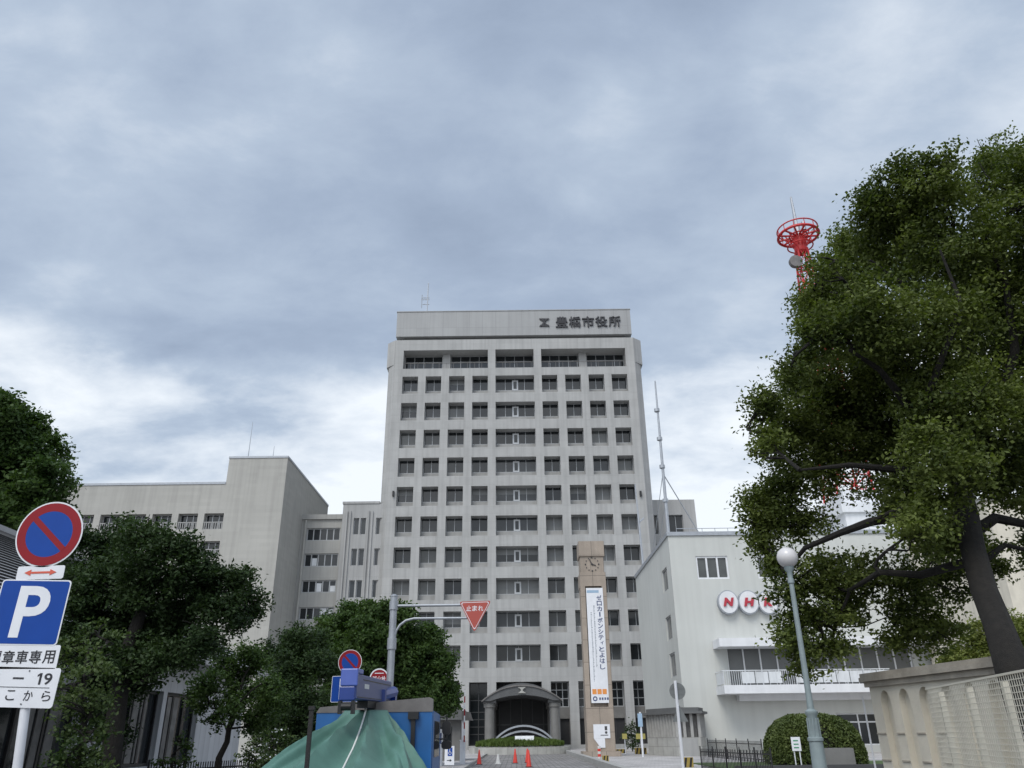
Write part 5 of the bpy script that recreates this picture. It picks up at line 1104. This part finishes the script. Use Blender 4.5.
    Y = 47; p = at(439, 745, Y); t = thing('ticket_machine', 'white and blue ticket machine glimpsed beside the truck cab', 'ticket machine', (p.x, Y, 0.12)); k = mpp(p)
    m = MB(); m.box(p.x-3*k, p.x+3*k, Y, Y+0.5, 0.1, at(439, 729, Y).z); b = m.build('cabinet', M['pole_white'], t); m = MB(); F = Fr((0, Y, 0)); m.fbox(F, p.x-2.4*k, p.x+2.4*k, at(439, 744, Y).z, at(439, 733, Y).z, 0.002, 0.02); m.build('panel', M['navy'], b)
booth()
def cone(label, px, Y, h, m_, group):
    x = at(px, 760, Y).x; t = thing('traffic_cone', label, 'traffic cone', (x, Y, 0.006), group); m = MB(); m.box(x-0.19, x+0.19, Y-0.19, Y+0.19, 0.006, 0.04); m.build('base', M['black'] if m_ is M['cone'] else m_, t)
    m = MB(); m.lathe((x, Y, 0.04), [(0.145, 0), (0.14, 0.02), (0.035, h-0.06), (0.025, h-0.04)], 16); m.build('body', m_, t, smooth=True)
    return t
G = 'traffic cones across the driveway'
cone('red traffic cone at the left end of the row, nearest the barrier cabinet', 479.2, 52, 0.82, M['cone'], G)
cone('only white traffic cone in the row on the driveway', 498, 52.5, 0.55, M['cone_w'], G)
cone('red traffic cone standing alone just right of the white one', 515.2, 53.5, 0.82, M['cone'], G)
cone('farther of the two overlapping red cones on the driveway', 527.4, 54, 0.82, M['cone'], G)
cone('nearer of the two overlapping red cones on the driveway', 528.8, 47, 0.85, M['cone'], G)
def bits():
    Y = 50; p = at(599.5, 757, Y); t = thing('delineator_post', 'red and white striped post standing before the clock pillar', 'bollard', (p.x, Y, 0.12)); m = MB(); z1 = at(600, 746, Y).z; n = 6
    for i in range(n): m.cm = i % 2; m.lathe((p.x, Y, 0.12+(z1-0.12)*i/n), [(0.09, 0), (0.09, (z1-0.12)/n-.002)], 12)
    m.build('sleeve', [M['cone'], M['cone_w']], t); m = MB(); m.lathe((p.x, Y, 0.1), [(0.22, 0.0), (0.22, 0.06), (0.1, 0.1)], 14); m.build('foot', M['black'], t)
    def striped(px, py, Y, w, h, label):
        p = at(px, py, Y); t = thing('hazard_block', label, 'barrier block', (p.x, Y, 0.12)); F = Fr((0, Y, 0)); m = MB(); m.fbox(F, p.x-w/2, p.x+w/2, 0.12, 0.12+h, -0.3, 0); b = m.build('block', M['yellow'], t); m = MB(); k = max(2, int(w/0.3))
        for i in range(k): x = p.x-w/2+w*(i+0.15)/k; s = w/k*0.4; m.prism(F, [(x, 0.13), (x+s, 0.13), (x+s*1.8, 0.11+h), (x+s*0.8, 0.11+h)], 0.002, 0.01)
        m.build('stripes', M['black'], b); return t
    striped(606, 763, 49, 0.34, 0.36, 'yellow and black barrier block beside the striped red post'); striped(621, 752, 72, 0.9, 0.3, 'low yellow and black block right of the clock pillar foot'); striped(641, 752, 68, 0.9, 0.45, 'yellow barrier block beside the gatehouse wall'); striped(688.5, 766, 41, 0.5, 0.42, 'yellow and black block at the foot of the white sign post')
    Y = 60; p = at(638.5, 712, Y); t = thing('guide_sign', 'slim pole with narrow blue and white panel left of the gatehouse', 'sign', (p.x+0.3, Y, 0.12)); m = MB(); m.tube([(p.x+0.1, Y, 0.1), (p.x+0.1, Y, p.z)], 0.07, 8); m.build('pole', M['pole_white'], t); m = MB(); F = Fr((0, Y-0.08, 0)); m.fbox(F, p.x-0.10, p.x+0.22, p.z-0.95, p.z-0.1, 0, 0.04); m.build('panel', M['paleblue'], t)
    for px, w, lab in ((624.5, 0.38, 'small square yellow notice on a stake right of the clock pillar'), (640.5, 0.75, 'wide yellow notice on stakes left of the gatehouse')):
        Y = 70; p = at(px, 735, Y); t = thing('yellow_notice', lab, 'sign', (p.x, Y, 0.12)); F = Fr((0, Y, 0)); m = MB(); m.fbox(F, p.x-w/2, p.x+w/2, p.z-0.3, p.z+0.1, 0, 0.04); m.build('board', M['notice'], t); m = MB(); m.fbox(F, p.x-0.04, p.x+0.04, 0.1, p.z-0.3, -0.04, 0); m.build('stake', M['pole_white'], t)
    x = at(632, 740, 78).x; tree('potted_shrub', 'thin dark shrub in front of the tower between the two yellow notices', 'shrub', (x, 78, 0.12), [((x, 78, 0.1), 0.06), ((x, 78, 1.0), 0.05), ((x, 78, 2.0), 0.03)], pxb([(632, 728, 6), (631, 735, 7), (633, 742, 7)], 78, 0.2, 61), L_DARK, 0.2, 0.12, 60, 0.2, 14, 61)
    # black picket fences
    def picket(lab, A, B, h, n):
        A, B = Vector(A), Vector(B); t = thing('picket_fence', lab, 'fence', tuple((A+B)/2)); u = (B-A); m = MB()
        for k in (0.15, 0.85): m.bar(A+Vector((0, 0, h*k)), B+Vector((0, 0, h*k)), 0.04, 0.04)
        for i in range(n): p = A+u*(i/(n-1)); m.bar(p, p+Vector((0, 0, h)), 0.022, 0.022)
        m.build('railing', M['black'], t)
        for i in range(0, 6): p = A+u*(i/5); q = MB(); q.bar(p, p+Vector((0, 0, h+0.10)), 0.045, 0.045); q.build('post', M['black'], t)
    a, b = gr(709, 760, 0.12), gr(762, 764, 0.12)
    picket('black picket fence running past the broadcaster wall to the dome bush', (at(709, 757, 58).x, 58, 0.12), (at(763, 757, 45).x, 45, 0.12), 1.05, 60)
    picket('nearer low black picket fence by the bottom edge right of the white sign post', (at(702, 768, 38).x, 38, 0.12), (at(772, 764, 32).x, 32, 0.12), 0.85, 50)
    picket('dark iron railing along the front of the white house', (at(165, 768, 22).x, 21, 0.0), (at(300, 765, 27).x, 27, 0.0), 1.05, 70)
bits()

# ------------------------------------------------------------------ crane truck with tarpaulin
def truck():
    Y = 14.6; xl, xr = at(315, 735, Y).x, at(431.5, 735, Y).x; xc = (xl+xr)/2; zt = at(375, 706, Y).z
    t = thing('crane_truck', 'blue flatbed crane truck parked with its back to the viewer', 'truck', (xc, Y, 0)); F = Fr((0, Y, 0))
    m = MB(); m.box(xl, xr, Y, Y+0.08, 0.95, zt-0.1); m.build('headboard', M['truck_blue'], t)
    m = MB(); m.prism(F, [(xl-0.01, zt-0.10), (xr+0.01, zt-0.10), (xr+0.01, zt+0.10), (xr-0.05, zt+0.13), (xl+0.05, zt-0.01)], -0.10, 0.012); m.build('headboard_edge', M['edge_grey'], t)
    m = MB(); xs = at(413.5, 725, Y).x; m.box(xs-0.035, xs+0.035, Y-0.07, Y-0.002, 1.25, zt-0.12); m.box(xs-0.09, xs+0.09, Y-0.10, Y-0.002, zt-0.22, zt-0.10); m.box(xs-0.06, xs+0.06, Y-0.08, Y-0.002, 1.15, 1.25); m.build('stay', M['black'], t)
    m = MB(); m.box(xl, xr, Y-4.4, Y, 0.78, 0.95); m.box(xl+0.5, xl+0.65, Y-4.4, Y+2, 0.55, 0.778); m.box(xr-0.65, xr-0.5, Y-4.4, Y+2, 0.55, 0.778); m.build('bed', M['edge_grey'], t)
    for x in (xl+0.005, xr-0.055):
        m = MB(); m.box(x, x+0.05, Y-4.4, Y-0.005, 0.952, 1.10); m.build('side_gate', M['truck_blue'], t)
    m = MB(); m.box(xl, xr, Y-4.45, Y-4.402, 0.78, 1.08); m.build('tail_gate', M['truck_blue'], t)
    m = MB(); m.prism(Fr((0, 0, 0), (0, 1, 0), (0, 0, 1), (1, 0, 0)), [(Y+0.75, 0.5), (Y+2.3, 0.5), (Y+2.35, 1.2), (Y+2.1, 1.98), (Y+0.75, 2.02)], xl+0.1, xr-0.05); m.build('cab', M['truck_blue'], t)
    m = MB(); m.box(xr-0.048, xr-0.04, Y+1.0, Y+1.95, 1.25, 1.85); m.box(xl+0.3, xr-0.3, Y+0.735, Y+0.748, 1.35, 1.85); m.build('cab_window', M['glass'], t)
    xm = at(446.5, 730, Y+2.2).x
    for py, h, w in ((728, 0.12, 0.085), (745, 0.075, 0.10)):
        c = at(446.5, py, Y+2.2); m = MB(); m.rrect(Fr((0, c.y, 0)), c.x-w, c.x+w, c.z-h, c.z+h, 0.06, -0.06, 0.02); mr = m.build('mirror', M['black'], t)
    m = MB(); z0 = at(446, 745, Y+2.2).z; m.tube([(xr-0.06, Y+2.2, z0+0.1), (xm, Y+2.22, z0+0.12), (xm, Y+2.22, z0+0.5), (xr-0.06, Y+2.2, z0+0.5)], 0.018, 6); m.build('mirror_arm', M['black'], t)
    for x in (xl+0.15, xr-0.15):
        for y, r in ((Y+1.5, 0.42), (Y-2.6, 0.42)):
            m = MB(); m.lathe((x-0.13, y, r), [(r*0.6, 0), (r, 0.03), (r, 0.23), (r*0.6, 0.26)], 24, (Vector((0, 1, 0)), Vector((0, 0, 1)), Vector((1, 0, 0)))); w = m.build('wheel', M['rubber'], t, smooth=True)
            m = MB(); m.lathe((x-0.135, y, r), [(r*0.58, 0), (r*0.58, 0.27)], 20, (Vector((0, 1, 0)), Vector((0, 0, 1)), Vector((1, 0, 0)))); m.build('rim', M['steel'], w)
    for x in (xl+0.2, xr-0.3):
        m = MB(); m.box(x, x+0.18, Y-4.5, Y-4.455, 0.62, 0.74); m.build('tail_light', M['sign_red'], t)
    # crane boom lying over the headboard, its end towards the viewer
    A = at(349, 686, 12.9); B = at(385, 692, 15.8); d = (B-A).normalized(); side = d.cross(Vector((0, 0, 1))).normalized(); up = side.cross(d); C = Fr(A, side, up, -d); L_ = (B-A).length
    m = MB(); m.fbox(C, -0.12, 0.12, -0.19, 0.18, -L_, 0); cr = m.build('crane_boom', M['crane_side'], t)
    m = MB(); m.fbox(C, -0.135, 0.135, 0.0, 0.255, -0.02, 0.03); m.fbox(C, -0.15, 0.13, 0.182, 0.257, -0.4, -0.022); m.build('boom_head', M['crane_pale'], cr)
    m = MB(); m.fbox(C, -0.145, 0.10, -0.21, -0.002, -0.10, 0.02); m.build('head_bracket', M['crane_blue'], cr)
    m = MB(); m.fbox(C, -0.15, -0.10, -0.40, -0.212, -0.08, 0.01); m.fbox(C, 0.05, 0.10, -0.40, -0.212, -0.08, 0.01); m.lathe(tuple(C.p(-0.10, -0.29, -0.03)), [(0.06, 0), (0.06, 0.15)], 12, (C.v, C.w, C.u)); m.build('sheave', M['black'], cr)
    m = MB(); m.fbox(C, -0.09, 0.09, -0.30, -0.192, -L_*0.95, -L_*0.35); m.build('lift_cylinder', M['black'], cr)
    m = MB(); m.fbox(C, 0.1215, 0.124, -0.02, 0.05, -0.9, -0.55); m.build('side_mark', M['rail_white'], cr)
    m = MB(); cb = Vector((B.x, Y+0.42, 0)); m.lathe((cb.x, cb.y, 0.8), [(0.2, 0), (0.2, 0.6), (0.15, 0.65), (0.15, B.z-0.8)], 14); m.build('crane_column', M['crane_blue'], t); m = MB(); m.tube([(cb.x, cb.y, B.z-0.1), tuple(B+Vector((0.16, 0, 0.0)))], 0.1, 8); m.lathe(tuple(B+Vector((-0.05, 0.1, -0.06))), [(0.13, 0), (0.13, 0.25)], 14, (Vector((0, 1, 0)), Vector((0, 0, 1)), Vector((1, 0, 0)))); m.build('winch', M['crane_blue'], t)
    m = MB(); m.fbox(C, 0.1215, 0.126, 0.10, 0.115, -L_*0.95, -0.45); m.fbox(C, 0.1215, 0.126, -0.16, -0.15, -L_*0.95, -0.1); m.build('boom_seam', M['black'], cr)
    for o in [cr]+list(cr.children):
        if o.name.split('.')[0] in ('crane_boom', 'boom_head', 'head_bracket'): bv = o.modifiers.new('bevel', 'BEVEL'); bv.width = 0.018; bv.segments = 2
    # tarpaulin draped over the load: falls from a short ridge at the headboard to the bed's rim
    tl, tr = at(345, 711.5, Y-0.25), at(387, 710.5, Y-0.25); zp = (tl.z+tr.z)/2; rim = 1.02
    xL, xR, yB, yT = xl-0.12, xr+0.03, Y-0.16, Y-3.7; Ls = [yB-yT, xR-xL, yB-yT]; tot = sum(Ls); n, k = 150, 46
    def outer(s):
        d = s*tot
        if d < Ls[0]: return (xL, yB-d)
        d -= Ls[0]
        if d < Ls[1]: return (xL+d, yT)
        return (xR, yT+d-Ls[1])
    def surf(s, t_):
        ox, oy = outer(s); q = min(1, max(0, (s-0.22)/0.56)); ix, iy = tl.x+(tr.x-tl.x)*q, yB-0.1-0.25*math.sin(math.pi*q); tt = min(t_, 1.0)
        sag = tt**0.86; x = ix+(ox-ix)*tt; y = iy+(oy-iy)*tt; z = zp+(rim-zp)*sag
        ph = s*2*math.pi; w = (0.75-1.5*abs(math.sin(ph*3.3+0.9*math.sin(ph*2)+tt*0.8)))*0.185*min(1, tt*2.4)*(1.2-tt*0.5)+math.sin(ph*11+2.2*math.sin(ph*3)+tt*3)*0.035*tt+math.sin(tt*11+ph*3)*0.013*tt
        load = 0.16*math.exp(-((s-0.70)/0.10)**2)*math.exp(-((tt-0.72)/0.2)**2)+0.08*math.exp(-((s-0.25)/0.08)**2)*math.exp(-((tt-0.6)/0.25)**2)
        z += w+load
        if t_ > 1: z -= (t_-1)*1.4; x += (ox-(xL+xR)/2)*0.04*(t_-1)+0.06*math.sin(ph*9)*(t_-1); y -= 0.05*(t_-1)
        return Vector((x, y, z))
    m = MB(); m.add([surf(i/n, 1.22*j/k) for j in range(k+1) for i in range(n+1)], [(j*(n+1)+i, j*(n+1)+i+1, (j+1)*(n+1)+i+1, (j+1)*(n+1)+i) for j in range(k) for i in range(n)]); o = m.build('tarpaulin', M['tarp'], None, smooth=True)
    sm = o.modifiers.new('thick', 'SOLIDIFY'); sm.thickness = 0.012; tag(o, 'green tarpaulin draped over the load of the blue truck', 'tarpaulin')
    P = [surf(0.535-0.015*math.sin(q/39*3), q/39*1.12)+Vector((0, -0.015, 0.03)) for q in range(40)]
    m = MB(); m.tube(P, 0.015, 6); tag(m.build('rope', M['rope'], None, smooth=True), 'white rope tied over the green tarpaulin', 'rope')
    # dark post beside the truck
    p = at(312, 706, 11.0); t = thing('steel_post', 'dark rusty steel post standing left of the tarpaulin', 'post', (p.x, 11.0, 0)); m = MB(); m.box(p.x-0.024, p.x+0.024, 10.97, 11.03, 0, p.z-0.05); m.build('shaft', M['rustpost'], t); m = MB(); m.box(p.x-0.036, p.x+0.036, 10.96, 11.04, p.z-0.048, p.z); m.build('cap', M['rustpost'], t)
truck()
